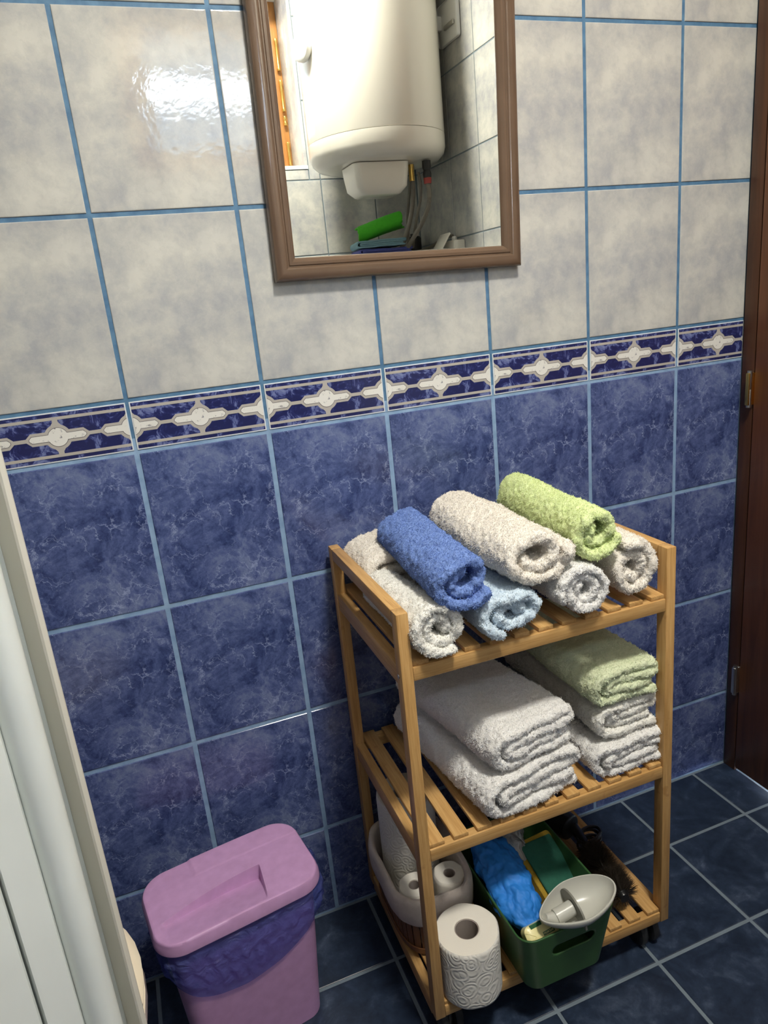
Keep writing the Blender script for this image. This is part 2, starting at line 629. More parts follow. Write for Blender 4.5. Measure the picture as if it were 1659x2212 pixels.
def tiles_on(wall, width0, width1, xoff, place, rz, holes=(), zoff=0.0, zmax=ZC, gpale=None):
    """lay tiles over a wall strip; place(x) gives the world position of local x on the wall's front face"""
    g = GAP / 2
    rows = []
    z = ZB
    while z > 0.001:
        z2 = z - TH
        rows.append((max(z2, 0.0), z, z2, 'blue')); z = z2
    rows.append((ZB, ZB + HB, ZB, 'border'))
    z = ZB + HB
    while z + zoff < zmax - .001:
        rows.append((z, min(z + TH, zmax - zoff), z, 'pale')); z += TH
    k0 = math.floor((width0 - xoff) / TW + 1e-6)
    k = k0
    while xoff + k * TW < width1 - 1e-4:
        ox = xoff + k * TW
        a, b = max(ox, width0), min(ox + TW, width1)
        k += 1
        if b - a < .012:
            continue
        for (z0, z1, oz, kind) in rows:
            rects = [(a, b, max(z0 + zoff, 0), z1 + zoff)]
            for (ha, hb, h0, h1) in holes:
                nr = []
                for (p, q, r, s) in rects:
                    if q <= ha + 1e-4 or p >= hb - 1e-4 or s <= h0 + 1e-4 or r >= h1 - 1e-4:
                        nr.append((p, q, r, s)); continue
                    if p < ha - .01: nr.append((p, ha, r, s))
                    if q > hb + .01: nr.append((hb, q, r, s))
                    pp, qq = max(p, ha), min(q, hb)
                    if r < h0 - .01: nr.append((pp, qq, r, h0))
                    if s > h1 + .01: nr.append((pp, qq, h1, s))
                rects = nr
            for (p, q, r, s) in rects:
                if q - p < .012 or s - r < .012:
                    continue
                if kind == 'border':
                    key = (round(p - ox, 4), round(q - ox, 4))
                    if key not in _border_cache:
                        _border_cache[key] = border_mesh(*key)
                    o = bpy.data.objects.new('border_tile', _border_cache[key])
                else:
                    g2 = .0039 if kind == 'blue' else (gpale or .0031)
                    me = tile_mesh(p - ox + g2, q - ox - g2, r - (oz + zoff) + g2, s - (oz + zoff) - g2, M[kind])
                    o = bpy.data.objects.new('tile', me)
                COL.objects.link(o)
                o.parent = wall
                o.location = (*place(ox), oz + zoff)
                o.rotation_euler = (0, 0, rz)

# ------------------------------------------------------------------ room shell
struct(box('ceiling', (XL - .1, YF - .28, ZC), (XR + .1, .1, ZC + .1), M['plaster']))
floor = struct(box('floor', (XL - .1, YF - .28, -.1), (XR + .1, .1, -.0012), M['fgrout']))

wall_back = struct(box('wall_back', (XL - .1, .0016, -.0012), (XR + .1, .1, ZC), M['grout']))
tiles_on(wall_back, XL, XR - .004, 0.0, lambda x: (x, 0.0), 0.0)

DOOR_Y0, DOOR_Y1, DOOR_Z = -.875, -.004, 2.06
def wall_with_hole(name, axis, face, thick, u0, u1, hole):
    bm = bmesh.new()
    ha, hb, h0, h1 = hole
    for (a, b, c, d) in ((u0, ha, -.0012, ZC), (hb, u1, -.0012, ZC), (ha, hb, h1, ZC), (ha, hb, -.0012, h0)):
        if b - a < 1e-3 or d - c < 2e-3:
            continue
        if axis == 'x':
            add_box(bm, (min(face, face + thick), a, c), (max(face, face + thick), b, d))
        else:
            add_box(bm, (a, min(face, face + thick), c), (b, max(face, face + thick), d))
    return struct(bm_obj(name, bm, M['grout2']))

wall_right = wall_with_hole('wall_right', 'x', XR + .0016, .1, YF, .0016, (DOOR_Y0, DOOR_Y1, 0.0, DOOR_Z))
# local x runs towards -Y on the right wall
tiles_on(wall_right, 0.004, -YF, 1.07 - .2 * 6, lambda x: (XR, -x), -PI / 2, holes=[(-DOOR_Y1, -DOOR_Y0, 0, DOOR_Z)], zoff=.030, gpale=.0020)
wall_left = struct(box('wall_left', (XL - .1, YF - .1, -.0012), (XL - .0016, .0016, ZC), M['grout']))
tiles_on(wall_left, YF + .002, -.002, 0.0, lambda y: (XL, y), PI / 2)

WX0, WX1, WZ0, WZ1 = .170, .760, 1.585, 2.160
wall_front = wall_with_hole('wall_front', 'y', YF - .0016, -.26, XL, XR + .1, (WX0, WX1, WZ0, WZ1))
tiles_on(wall_front, -(XR - .002), -XL, -.80 + .2 * -2, lambda x: (-x, YF), PI, holes=[(-WX1, -WX0, WZ0, WZ1)], zoff=.030, gpale=.0020)

# floor tiles
FX, FY, FW = 1.0684, -.1528, .2016
fm = {}
def floor_tile(x0, x1, y0, y1):
    g = .0032
    key = (round(x1 - x0, 4), round(y1 - y0, 4))
    if key not in fm:
        w, h = key
        v = []
        for z, i in ((-.006, 0), (-.0006, 0), (0, .0012)):
            v += [(g + i, g + i, z), (w - g - i, g + i, z), (w - g - i, h - g - i, z), (g + i, h - g - i, z)]
        f = [(k * 4 + i, k * 4 + (i + 1) % 4, k * 4 + 4 + (i + 1) % 4, k * 4 + 4 + i) for k in range(2) for i in range(4)] + [(8, 9, 10, 11)]
        me = from_np(v, f, 'tile'); me.materials.append(M['floor']); fm[key] = me
    o = bpy.data.objects.new('tile', fm[key])
    COL.objects.link(o); o.parent = floor; o.location = (x0, y0, 0)
xs = [FX - FW * k for k in range(0, 10)]
xs = sorted([x for x in xs if x > XL + .02] + [XL, XR - .002])
ys = sorted([y for y in [FY - FW * k for k in range(0, 8)] if y > YF + .02] + [YF, -.001])
for a, b in zip(xs, xs[1:]):
    for c, d in zip(ys, ys[1:]):
        floor_tile(a, b, c, d)

# ------------------------------------------------------------------ brown door in the right wall
door = bpy.data.objects.new('door_1', None); COL.objects.link(door); struct(door)
door.location = (XR, -.45, 0)
def dbox(name, lo, hi, mat, bev=.002, parent=door):
    off = Vector((XR, -.45, 0))
    return box(name, Vector(lo) - off, Vector(hi) - off, M[mat], parent, bev)
dbox('jamb', (XR - .012, -.036, 0.0), (XR + .09, -.005, DOOR_Z), 'doordark')
dbox('jamb', (XR - .012, -.873, 0.0), (XR + .09, -.835, DOOR_Z), 'doordark')
dbox('head_jamb', (XR - .012, -.835, DOOR_Z - .035), (XR + .09, -.036, DOOR_Z), 'doordark')
leaf = dbox('leaf', (XR - .016, -.832, .012), (XR + .026, -.040, DOOR_Z - .04), 'door', .003)
for z in (.885, .24, 1.75):
    h = bmesh.new()
    add_box(h, (-.030, .409, z - .032), (-.012, .418, z + .032), .002)
    hinge = bm_obj('hinge', h, M['brass'] if z == .885 else M['steel'], door, True, angle=40)
    lathe('hinge_pin', [(0, z - .036), (.0048, z - .036), (.0048, z - .001), (.0042, z), (.0048, z + .001), (.0048, z + .036), (0, z + .036)],
          M['steel'], hinge, 12, 'z', (-.024, .413, 0))
lathe('rosette', [(0, -.030), (.022, -.030), (.024, -.018), (.024, -.0165), (0, -.0165)], M['brass'], door, 24, 'x', (0, -.33, 1.02))
tube('door_handle', [(-.03, -.33, 1.02), (-.060, -.33, 1.02), (-.066, -.30, 1.02), (-.066, -.20, 1.018)], .008, M['brass'], door, 12)

# ------------------------------------------------------------------ white panelled door leaf at the left
d2 = bpy.data.objects.new('door_2', None); COL.objects.link(d2); struct(d2)
d2.location = (-.0745, -.664, 0); d2.rotation_euler = (0, 0, math.radians(35))
# profile: s = distance to the left of the edge, d = towards the camera (-y)
def extr(name, prof, z0, z1, mat, parent):
    r0 = [(-s, -d, z0) for s, d in prof]
    r1 = [(-s, -d, z1) for s, d in prof]
    return loft(name, [r0, r1], mat, parent, angle=30)
extr('edge_strip', [(0, -.002), (0, .000), (.0012, .0012), (.0040, .0012), (.0050, .0), (.0050, -.022), (.0040, -.022)], .01, 2.03, M['cream'], d2)
st = [(.0051, -.030), (.0051, -.019), (.012, -.019), (.0145, -.010)]
for k in range(9):
    a = PI - PI * k / 8
    st.append((.0265 + .0115 * math.cos(a), -.006 + .0125 * math.sin(a) * (1 if k < 5 else 1)))
st += [(.042, .0015), (.050, .001), (.0615, .0005), (.0615, -.030)]
extr('stile', st, .01, 2.03, M['pvc'], d2)
pm = None
for k in range(8):
    s0 = .063 + k * .0705
    pr = [(s0, -.030), (s0, -.003), (s0 + .002, -.0005), (s0 + .0675, -.0005), (s0 + .0695, -.003), (s0 + .0695, -.030)]
    extr('panel', pr, .01, 2.03, M['pvc'], d2)

# ------------------------------------------------------------------ window in the wall behind the camera
win = bpy.data.objects.new('window_1', None); COL.objects.link(win); struct(win)
win.location = (.42, YF - .05, WZ0)
wo = Vector(win.location)
def wbox(name, lo, hi, mat, bev=.002, parent=win):
    return box(name, Vector(lo) - wo, Vector(hi) - wo, M[mat], parent, bev)
e = .0006
yo, yi = YF - .255, YF - .002
# white reveal boards
wbox('reveal', (WX1 - .012, yo, WZ0 + .0131), (WX1 - e, yi, WZ1 - .0131), 'pale', 0)
wbox('reveal', (WX0 + e, yo, WZ0 + .0131), (WX0 + .012, yi, WZ1 - .0131), 'pale', 0)
wbox('sill', (WX0 + e, yo, WZ0 + e), (WX1 - e, yi + .004, WZ0 + .0125), 'plaster', 0)
wbox('lintel', (WX0 + e, yo, WZ1 - .0125), (WX1 - e, yi, WZ1 - e), 'plaster', 0)
fx0, fx1, fz0, fz1 = WX0 + .0125, WX1 - .0125, WZ0 + .0130, WZ1 - .0130
fy0, fy1 = YF - .205, YF - .150
fr = wbox('window_frame', (fx0, fy0, fz0), (fx0 + .03, fy1, fz1), 'pine')
wbox('window_frame', (fx1 - .032, fy0, fz0), (fx1, fy1, fz1), 'pine')
wbox('window_frame', (fx0 + .0305, fy0, fz0), (fx1 - .0325, fy1, fz0 + .03), 'pine')
wbox('window_frame', (fx0 + .0305, fy0, fz1 - .03), (fx1 - .0325, fy1, fz1), 'pine')
sx0, sx1, sz0, sz1 = fx0 + .031, fx1 - .033, fz0 + .031, fz1 - .031
for lo, hi in (((sx0, fy0 + .004, sz0), (sx0 + .06, fy1 + .006, sz1)), ((sx1 - .062, fy0 + .004, sz0), (sx1, fy1 + .006, sz1)),
               ((sx0 + .0605, fy0 + .004, sz0), (sx1 - .0625, fy1 + .006, sz0 + .06)), ((sx0 + .0605, fy0 + .004, sz1 - .06), (sx1 - .0625, fy1 + .006, sz1))):
    wbox('sash', lo, hi, 'pine', .004)
wbox('pane', (sx0 + .0608, fy0 + .022, sz0 + .0608), (sx1 - .0628, fy0 + .026, sz1 - .0608), 'glass', 0)
# brass surface bolt and hinges on the sash edge
for z0, z1 in ((1.93, 2.03), (1.80, 1.90), (1.755, 1.785), (1.615, 1.70)):
    hx = fx1 - .014
    lathe('brass_bolt', [(0, z0), (.006, z0), (.0075, z0 + .006), (.0055, z0 + .012), (.0055, z1 - .012), (.0075, z1 - .006), (.006, z1), (0, z1)],
          M['brass'], win, 14, 'z', (hx - wo[0], fy1 + .013 - wo[1], -wo[2]))
# added translucent white slats: dim the sky above the bright reflected band
for k in range(5):
    z0 = WZ1 - .014 - .0404 * (k + 1)
    wbox('sky_screen_slat', (fx0 + .002, fy0 - .045, z0 + .001), (fx1 - .002, fy0 - .034, z0 + .0394), 'skyscreen', .003)
# added unseen wall with coping: hides low sky below the bright reflected band
nb = root('added_sky_mask_wall', 'added unseen grey wall masking the low sky outside the window', 'wall', (.4, -3.8, 0))
box('wall_body', (-3, -.2, 0), (3, 0, 2.32), M['render'], nb)
box('coping', (-3, -.24, 2.322), (3, .04, 2.37), M['plaster'], nb, .01)

# ------------------------------------------------------------------ ceiling lamp
lamp = root('ceiling_lamp', 'flat round glowing ceiling lamp in a white rim above the room', 'lamp', (LAMP_POS[0], LAMP_POS[1], ZC))
lathe('lamp_body', [(0, -.0005), (LAMP_R + .010, -.0005), (LAMP_R + .012, -.006), (LAMP_R + .010, -.026), (LAMP_R + .002, -.029), (LAMP_R + .001, -.022), (0, -.021)], M['whiteplastic'], lamp, 48)
lathe('lamp_diffuser', [(LAMP_R, -.0225), (LAMP_R - .004, -.0245), (.03, -.0248), (0, -.0248)], M['lamp'], lamp, 48)

# ------------------------------------------------------------------ mirror on the tiled wall
mir = root('mirror', 'tall mirror in a moulded brown plastic frame hanging on the tiles', 'mirror', (.449, -.003, 1.158), rot=(0, math.radians(1.0), 0))
MWd, MH = .417, .66
prof = [(0.000, .000), (0.000, .014), (.002, .019), (.006, .0225), (.011, .0235), (.016, .0225), (.0185, .0205), (.0195, .0185),
        (.0212, .0182), (.0225, .0200), (.0265, .0195), (.0300, .0165), (.0325, .0120), (.0335, .0075), (.0335, .000)]
rings = []
for (sx, sz) in ((-1, 0), (1, 0), (1, 1), (-1, 1)):
    rg = []
    for i, d in prof:
        x = sx * (MWd / 2 - i)
        z = (i if sz == 0 else MH - i)
        rg.append((x, -d * .78, z))
    rings.append(rg)
bm = bmesh.new()
add_loft(bm, rings + [rings[0]], False, False)
bmesh.ops.remove_doubles(bm, verts=bm.verts, dist=1e-6)
bm_obj('mirror_frame', bm, M['frame'], mir, True, angle=28)
box('mirror_glass', (-MWd / 2 + .031, -.0068, .031), (MWd / 2 - .031, -.003, MH - .031), M['mirror'], mir)
box('backing_board', (-MWd / 2 + .030, -.0028, .030), (MWd / 2 - .030, -.0008, MH - .030), M['doordark'], mir)

# ------------------------------------------------------------------ bamboo trolley
CX, CY, CYAW = .2646, -.330, -.011
CW, CD, CZ0, CZT = .4379, .3153, .0584, .7405
PA, PB = .0165, .0205
SH = (.661, .3702, .0783)
RH = .0200
cart = root('bamboo_trolley', 'three-tier bamboo trolley on black castors against the blue tiles', 'trolley', (CX, CY, 0), CYAW)
def cbox(name, lo, hi, mat, bev=.0012, parent=cart):
    return box(name, lo, hi, M[mat], parent, bev)
for u in (0, CW - PA):
    for v in (0, CD - PB):
        cbox('post', (u, v, CZ0), (u + PA, v + PB, CZT - .0002 - .0), 'bz')
for u in (0, CW - PA):
    cbox('top_rail', (u, PB + .0003, CZT - .020), (u + PA, CD - PB - .0003, CZT - .0002), 'by')
    for z in SH:
        cbox('side_rail', (u + .001, PB + .0003, z - .030), (u + PA - .001, CD - PB - .0003, z - .001 if z > .1 else z - .001), 'by')
NS = 11
for si, z in enumerate(SH):
    cbox('front_rail', (PA + .0003, .001, z - RH), (CW - PA - .0003, .017, z), 'bx')
    cbox('back_rail', (PA + .0003, CD - .017, z - RH), (CW - PA - .0003, CD - .001, z), 'bx')
    sw = .0235
    for k in range(NS):
        u0 = PA + .001 + (CW - 2 * PA - .002 - sw) * k / (NS - 1)
        cbox('slat', (u0, .0035, z + .0002), (u0 + sw, CD - .003, z + .0068), 'by', .001)
for u in (0, CW - PA):
    sx = -1 if u == 0 else 1
    lathe('screw', [(0, .0), (.003, .0), (.003, .001), (0, .0016)], M['steel'], cart, 12, 'x', (u - .0016 if u == 0 else u + PA, PB / 2, SH[0] - .012))
for u in (.030, CW - .030):
    for v in (.028, CD - .028):
        b = bmesh.new()
        add_box(b, (u - .013, v - .013, CZ0 - .0035), (u + .013, v + .013, CZ0 - .0005), .001)
        add_box(b, (u - .0040, v - .012, .012), (u + .0040, v + .020, CZ0 - .0036), .0015)
        cs = bm_obj('castor', b, M['blackgloss'], cart, True, angle=40)
        for c0 in (.0045, -.0195):
            lathe('wheel', [(0, c0), (.021, c0), (.0258, c0 + .002), (.0268, c0 + .005), (.0268, c0 + .010), (.0258, c0 + .013), (.021, c0 + .015), (0, c0 + .015)],
                  M['rubber'], cs, 28, 'x', (u, v + .004, .0270))
SHELF = [z + .0068 for z in SH]

# ------------------------------------------------------------------ terry towels
def tex(name, size, depth=2):
    t = bpy.data.textures.new(name, 'CLOUDS')
    t.noise_scale = size
    t.noise_depth = depth
    t.noise_type = 'SOFT_NOISE'
    return t
PILE = 300000
TX3 = bpy.data.textures.new('creases', 'CLOUDS'); TX3.noise_scale = .030; TX3.noise_depth = 3; TX3.noise_type = 'HARD_NOISE'
TX1, TX2, TX0 = tex('terry_clump', .0085, 1), tex('terry_loop', .0034, 1), tex('cloth_sag', .06, 1)

def sweep(name, path, th, L, mat, loc, yaw=0.0, seed=0, tele=.006, wav=.004, flat=None, pitch=0.0, roll=0.0, rad=.02, bend=0.0,
          step=.0034, astep=.0036, fuzz=1.0, grow=None):
    """thick cloth whose cross-section runs along path (x,z); the cloth's width runs along +y from 0 to L"""
    P = catmull(path, step)
    n = len(P)
    d = np.gradient(P, axis=0)
    d /= np.linalg.norm(d, axis=1)[:, None] + 1e-12
    Nn = np.stack([-d[:, 1], d[:, 0]], 1)
    for _ in range(6):
        Nn[1:-1] = (Nn[:-2] + 2 * Nn[1:-1] + Nn[2:]) / 4
    Nn /= np.linalg.norm(Nn, axis=1)[:, None] + 1e-12
    s = np.arange(n) / (n - 1)
    ends = np.minimum(np.arange(n), np.arange(n)[::-1]) * step
    tk = th / 2 * np.sqrt(np.clip(1 - (1 - np.clip(ends / (th * .5), 0, 1)) ** 2, .02, 1))
    tk = tk * (1 + .10 * vnoise(s * 9, seed=seed + 5))
    na = max(10, int(L / astep))
    # cross-section loop in (axial, normal): outer side then rounded end, inner side, rounded end
    a = np.linspace(0, 1, na)
    loop = [(x, 1.0, 0) for x in a] + [(1.0, math.cos(t), math.sin(t)) for t in (.5, 1.05, 1.57, 2.09, 2.64)]
    loop += [(x, -1.0, 0) for x in a[::-1]] + [(0.0, -math.cos(t), -math.sin(t)) for t in (.5, 1.05, 1.57, 2.09, 2.64)]
    loop = np.array(loop)
    m = len(loop)
    y0 = tele * (1 - s) * 1.0 + wav * vnoise(s * 5, seed=seed)
    y1 = L - tele * .4 * (1 - s) + wav * vnoise(s * 5, seed=seed + 1)
    Y = y0[:, None] + (y1 - y0)[:, None] * loop[None, :, 0] + tk[:, None] * loop[None, :, 2] * .9
    nx = loop[None, :, 1] * tk[:, None]
    X = P[:, 0][:, None] + Nn[:, 0][:, None] * nx
    Z = P[:, 1][:, None] + Nn[:, 1][:, None] * nx
    # soft irregularity shared by all layers
    X = X + rad * .16 * vnoise(Y * 3, Z * 5, seed=seed + 2)
    Z = Z + rad * .16 * vnoise(Y * 3, X * 5, seed=seed + 3)
    if grow is not None:
        g = 1 + grow * (Y / L)
        X = X * g; Z = (Z) * g
    if bend:
        X = X + bend * (Y / L - .5) ** 2
    if flat is not None:
        k = .004
        Z = flat + k * np.log1p(np.exp(np.clip((Z - flat) / k, -40, 40)))
    V = np.stack([X, Y, Z], 2).reshape(-1, 3)
    idx = np.arange(n * m).reshape(n, m)
    A = idx[:-1, :]; B = idx[1:, :]
    A2 = np.roll(A, -1, 1); B2 = np.roll(B, -1, 1)
    F = np.stack([A, A2, B2, B], 2).reshape(-1, 4)
    me = bpy.data.meshes.new(name)
    # end caps: pair the outer and inner sides
    caps = []
    for row, fl in ((idx[0], 0), (idx[-1], 1)):
        for i in range(na - 1):
            q = [row[i], row[i + 1], row[na + 5 + na - 2 - i], row[na + 5 + na - 1 - i]]
            caps.append(q if fl else q[::-1])
        e1 = [row[k] for k in range(na - 1, na + 6)]
        e0 = [row[k % m] for k in range(2 * na + 4, 2 * na + 11)]
        caps.append(e1 if fl else e1[::-1]); caps.append(e0 if fl else e0[::-1])
    faces = F.tolist() + caps
    me.from_pydata(V.tolist(), [], faces)
    me.update()
    bm = bmesh.new(); bm.from_mesh(me); bmesh.ops.recalc_face_normals(bm, faces=bm.faces); bm.to_mesh(me); bm.free()
    o = link(name, me, mat, None, loc, (pitch, roll, yaw), True)
    su = o.modifiers.new('smooth', 'SUBSURF'); su.levels = 1; su.render_levels = 1
    for t, st in ((TX1, .0052), (TX2, .0038)):
        dm = o.modifiers.new('pile', 'DISPLACE')
        dm.texture = t; dm.texture_coords = 'LOCAL'; dm.strength = st * fuzz; dm.mid_level = .5
    if fuzz > .5:
        pm = o.modifiers.new('terry_pile', 'PARTICLE_SYSTEM')
        ps = pm.particle_system.settings
        ps.type = 'HAIR'
        ps.use_modifier_stack = True
        area = float(np.linalg.norm(np.diff(P, axis=0), axis=1).sum()) * L * 2
        ps.count = int(area * PILE)
        ps.hair_length = .0009
        ps.hair_step = 3
        ps.display_step = 2
        ps.render_step = 2
        ps.root_radius = .00055
        ps.tip_radius = .00055
        ps.radius_scale = 1.0
        ps.shape = 0.0
        ps.brownian_factor = .0004
        ps.emit_from = 'FACE'
        ps.use_advanced_hair = True
        ps.factor_random = .0003
        ps.material = 1
        pm.particle_system.seed = seed
    return o

def spiral(rx, rz, th, turns, start, seed=0, core=.007, lump=.05, ccw=1):
    """rolled cloth centreline; ends at angle start (degrees, 0=right, 90=up)"""
    rs = np.random.RandomState(seed)
    p2, p3 = rs.rand(2) * 6.28
    R = 1.0
    pts = []
    n = int(turns * 20)
    Ro = min(rx, rz) - th / 2
    for i in range(n + 1):
        t = i / n
        ang = math.radians(start) - ccw * (1 - t) * turns * 2 * PI
        r = core + (Ro - core) * t ** .92
        r *= 1 + lump * math.sin(2 * ang + p2) + lump * .7 * math.sin(3 * ang + p3)
        sx = 1 + (rx / min(rx, rz) - 1) * (.35 + .65 * t) * 1.0
        sz = 1 + (rz / min(rx, rz) - 1) * (.35 + .65 * t) * 1.0
        pts.append((r * sx * math.cos(ang), r * sz * math.sin(ang)))
    return pts

def folded(w, h, th, seed=0, bulge=1.0, inset=.012):
    """cloth folded twice, round fold on the left, open edges on the right; z from 0 to h"""
    rs = np.random.RandomState(seed)
    zz = [th / 2 + (h - th) * k / 3 for k in range(4)]
    pts = []
    def line(x0, x1, z):
        for k in range(5):
            t = k / 4
            pts.append((x0 + (x1 - x0) * t, z))
    def arc(cx, za, zb, right):
        r = abs(zb - za) / 2
        for k in range(1, 6):
            t = PI * k / 6
            x = cx + (1 if right else -1) * r * math.sin(t) * bulge
            pts.append((x, (za + zb) / 2 + (za - zb) / 2 * math.cos(t)))
    R = (zz[3] - zz[0]) / 2
    r2 = (zz[2] - zz[1]) / 2
    rr = (zz[3] - zz[2]) / 2
    xl = th / 2 + R
    line(w - inset * .3, xl, zz[0])
    arc(xl, zz[0], zz[3], False)
    line(xl, w - th / 2 - rr, zz[3])
    arc(w - th / 2 - rr, zz[3], zz[2], True)
    line(w - th / 2 - rr, xl + .006, zz[2])
    arc(xl + .006, zz[2], zz[1], False)
    line(xl + .006, w - inset, zz[1])
    return pts

S1 = SHELF[0]; S2 = SHELF[1]; S3 = SHELF[2]
G1 = 'rolled towels on the top shelf of the trolley'
G2 = 'folded towels on the middle shelf of the trolley'

def place_roll(label, rx, rz, th, turns, start, cx, cz, y0, L, mat, seed, yaw=0.0, **kw):
    ccw = kw.pop('ccw', 1); core = kw.pop('core', .007); lump = kw.pop('lump', .05)
    o = sweep('rolled_towel', spiral(rx, rz, th, turns, start, seed, core, lump, ccw), th, L, mat, (cx, y0, cz), yaw, seed, **kw)
    tag(o, label, 'towel', G1)
    return o

place_roll('white towel roll at the front left corner of the top shelf, under the blue roll', .047, .043, .0145, 2.0, 300, .3205, S1 + .044, -.338, .190, T_WHITE, 3,
           yaw=math.radians(2), flat=-.0425, tele=.010, grow=-.22, pitch=math.radians(-2.6))
o = sweep('folded_towel', folded(.120, .080, .0185, 2), .0180, .110, T_CREAM, (.2865, -.133, S1 + .0035), 0, 12)
tag(o, 'white folded towel at the back left corner of the top shelf, behind the blue roll', 'towel', G1)
place_roll('cornflower blue towel roll lying across the white and pale blue rolls', .0475, .0425, .0145, 1.75, 330, .3555, .7725, -.345, .262, T_BLUE, 7,
           yaw=math.radians(-4.5), tele=.008, lump=.07, pitch=math.radians(-1), core=.009)
place_roll('pale blue towel roll on the slats in front of the big cream roll', .059, .038, .0145, 1.8, 250, .4290, S1 + .0395, -.345, .235, T_LBLUE, 11,
           flat=-.0375, tele=.012, lump=.08)
place_roll('large cream towel roll on top, between the blue and the lime green rolls', .0595, .0450, .0165, 1.6, 20, .4655, .7780, -.340, .258, T_CREAM, 19,
           yaw=math.radians(-2.0), tele=.006, lump=.06, core=.012)
place_roll('small white towel roll on the slats right of the pale blue roll', .047, .0425, .0125, 2.3, 200, .5390, S1 + .0435, -.345, .235, T_COOL, 23,
           flat=-.042, tele=.010, lump=.07)
place_roll('lime green towel roll lying on top at the right, above the white rolls', .045, .0410, .0150, 1.7, 340, .5640, .7930, -.338, .250, T_LIME, 29,
           yaw=math.radians(-5.0), tele=.010, lump=.06)
place_roll('cream white towel roll at the right end of the top shelf', .0435, .0520, .0155, 1.9, 120, .6240, S1 + .054, -.335, .240, T_CREAM, 31,
           flat=-.0525, tele=.010, lump=.03)

def place_fold(label, x0, x1, z0, z1, y0, L, mat, seed, th=.0155, yaw=0.0, **kw):
    o = sweep('folded_towel', folded(x1 - x0, z1 - z0, th, seed), th, L, mat, (x0, y0, z0), yaw, seed, tele=.0, **kw)
    tag(o, label, 'towel', G2)
    return o
place_fold('white folded towel on the slats, bottom of the left stack on the middle shelf', .368, .545, S2 + .003, S2 + .072, -.332, .270, T_COOL, 41, yaw=math.radians(7))
place_fold('white folded towel on top of the left stack on the middle shelf', .388, .543, S2 + .077, S2 + .140, -.326, .265, T_COOL, 43, th=.0165, yaw=math.radians(9))
place_fold('white folded towel on the slats, bottom of the right stack on the middle shelf', .562, .700, S2 + .003, S2 + .058, -.322, .28, T_COOL, 47, th=.0125)
place_fold('white folded towel in the middle of the right stack, under the pale green towel', .573, .689, S2 + .063, S2 + .118, -.312, .27, T_WHITE, 53, th=.013)
place_fold('pale green folded towel on top of the right stack on the middle shelf', .566, .690, S2 + .1225, S2 + .180, -.315, .27, T_SAGE, 59, th=.0145)

# ------------------------------------------------------------------ pink bin
bin_ = root('waste_bin', 'small lilac pink plastic waste bin with a blue liner beside the trolley', 'bin', (.0115, -.1500, 0), math.radians(8.4))
bz = .2665
wl = []
for t in np.linspace(0, 1, 8):
    hx, hy = .100 + .0175 * t, .0575 + .0130 * t
    wl.append(rrect(0, 0, .001 + (bz - .001) * t, hx, hy, .026 + .004 * t, 8))
inn = []
for t in np.linspace(1, 0.03, 6):
    hx, hy = .098 + .0175 * t, .0555 + .0130 * t
    inn.append(rrect(0, 0, .001 + (bz - .001) * t, hx, hy, .024 + .004 * t, 8))
loft('bin_body', wl + inn, M['pink'], bin_, True, True, 50)
# lid: height field with hand scoop and raised hinge block
LX, LY, LR = .1280, .0790, .042
nu, nv = 150, 96
def edge_in(u, v):
    qx = max(abs(u) - (LX - LR), 0); qy = max(abs(v) - (LY - LR), 0)
    return LR - math.hypot(qx, qy) if (qx > 0 or qy > 0) else min(LX - abs(u), LY - abs(v))
def sst(x, a, b):
    t = min(1, max(0, (x - a) / (b - a)))
    return t * t * (3 - 2 * t)
def arc_v(u):
    t = (u + .122) / .170
    if t < 0: return -.040
    return -.032 + .030 * math.sin(min(t, 1.0) * PI / 2) ** .9
def lid_z(u, v):
    z = .2850 - .004 * (v / LY) * 0 - .0022 * (u / LX) ** 2
    va = arc_v(u)
    vf = -.074
    ur = .046 - .010 * ((va - v) / .07)
    w = max(0, min(1, (u + .121) / .167))
    dep = .0240 * w ** .6
    k = max(0, min(1, (v - vf) / (va - vf)))
    inside = (1 - sst(v, va - .0006, va + .0022)) * (1 - sst(u, ur - .0012, ur + .0016)) * sst(u, -.119, -.108)
    z -= dep * (k ** 1.1) * inside
    # hinge block at the back right, left of it the lid falls away
    if v > .036:
        q = sst(v, .036, .0375)
        if u > -.045:
            z += q * (.0007 + .010 * (v - .036))
        else:
            z -= q * min(.0012, (v - .036) * .06) * sst(-u, .045, .050)
    return z
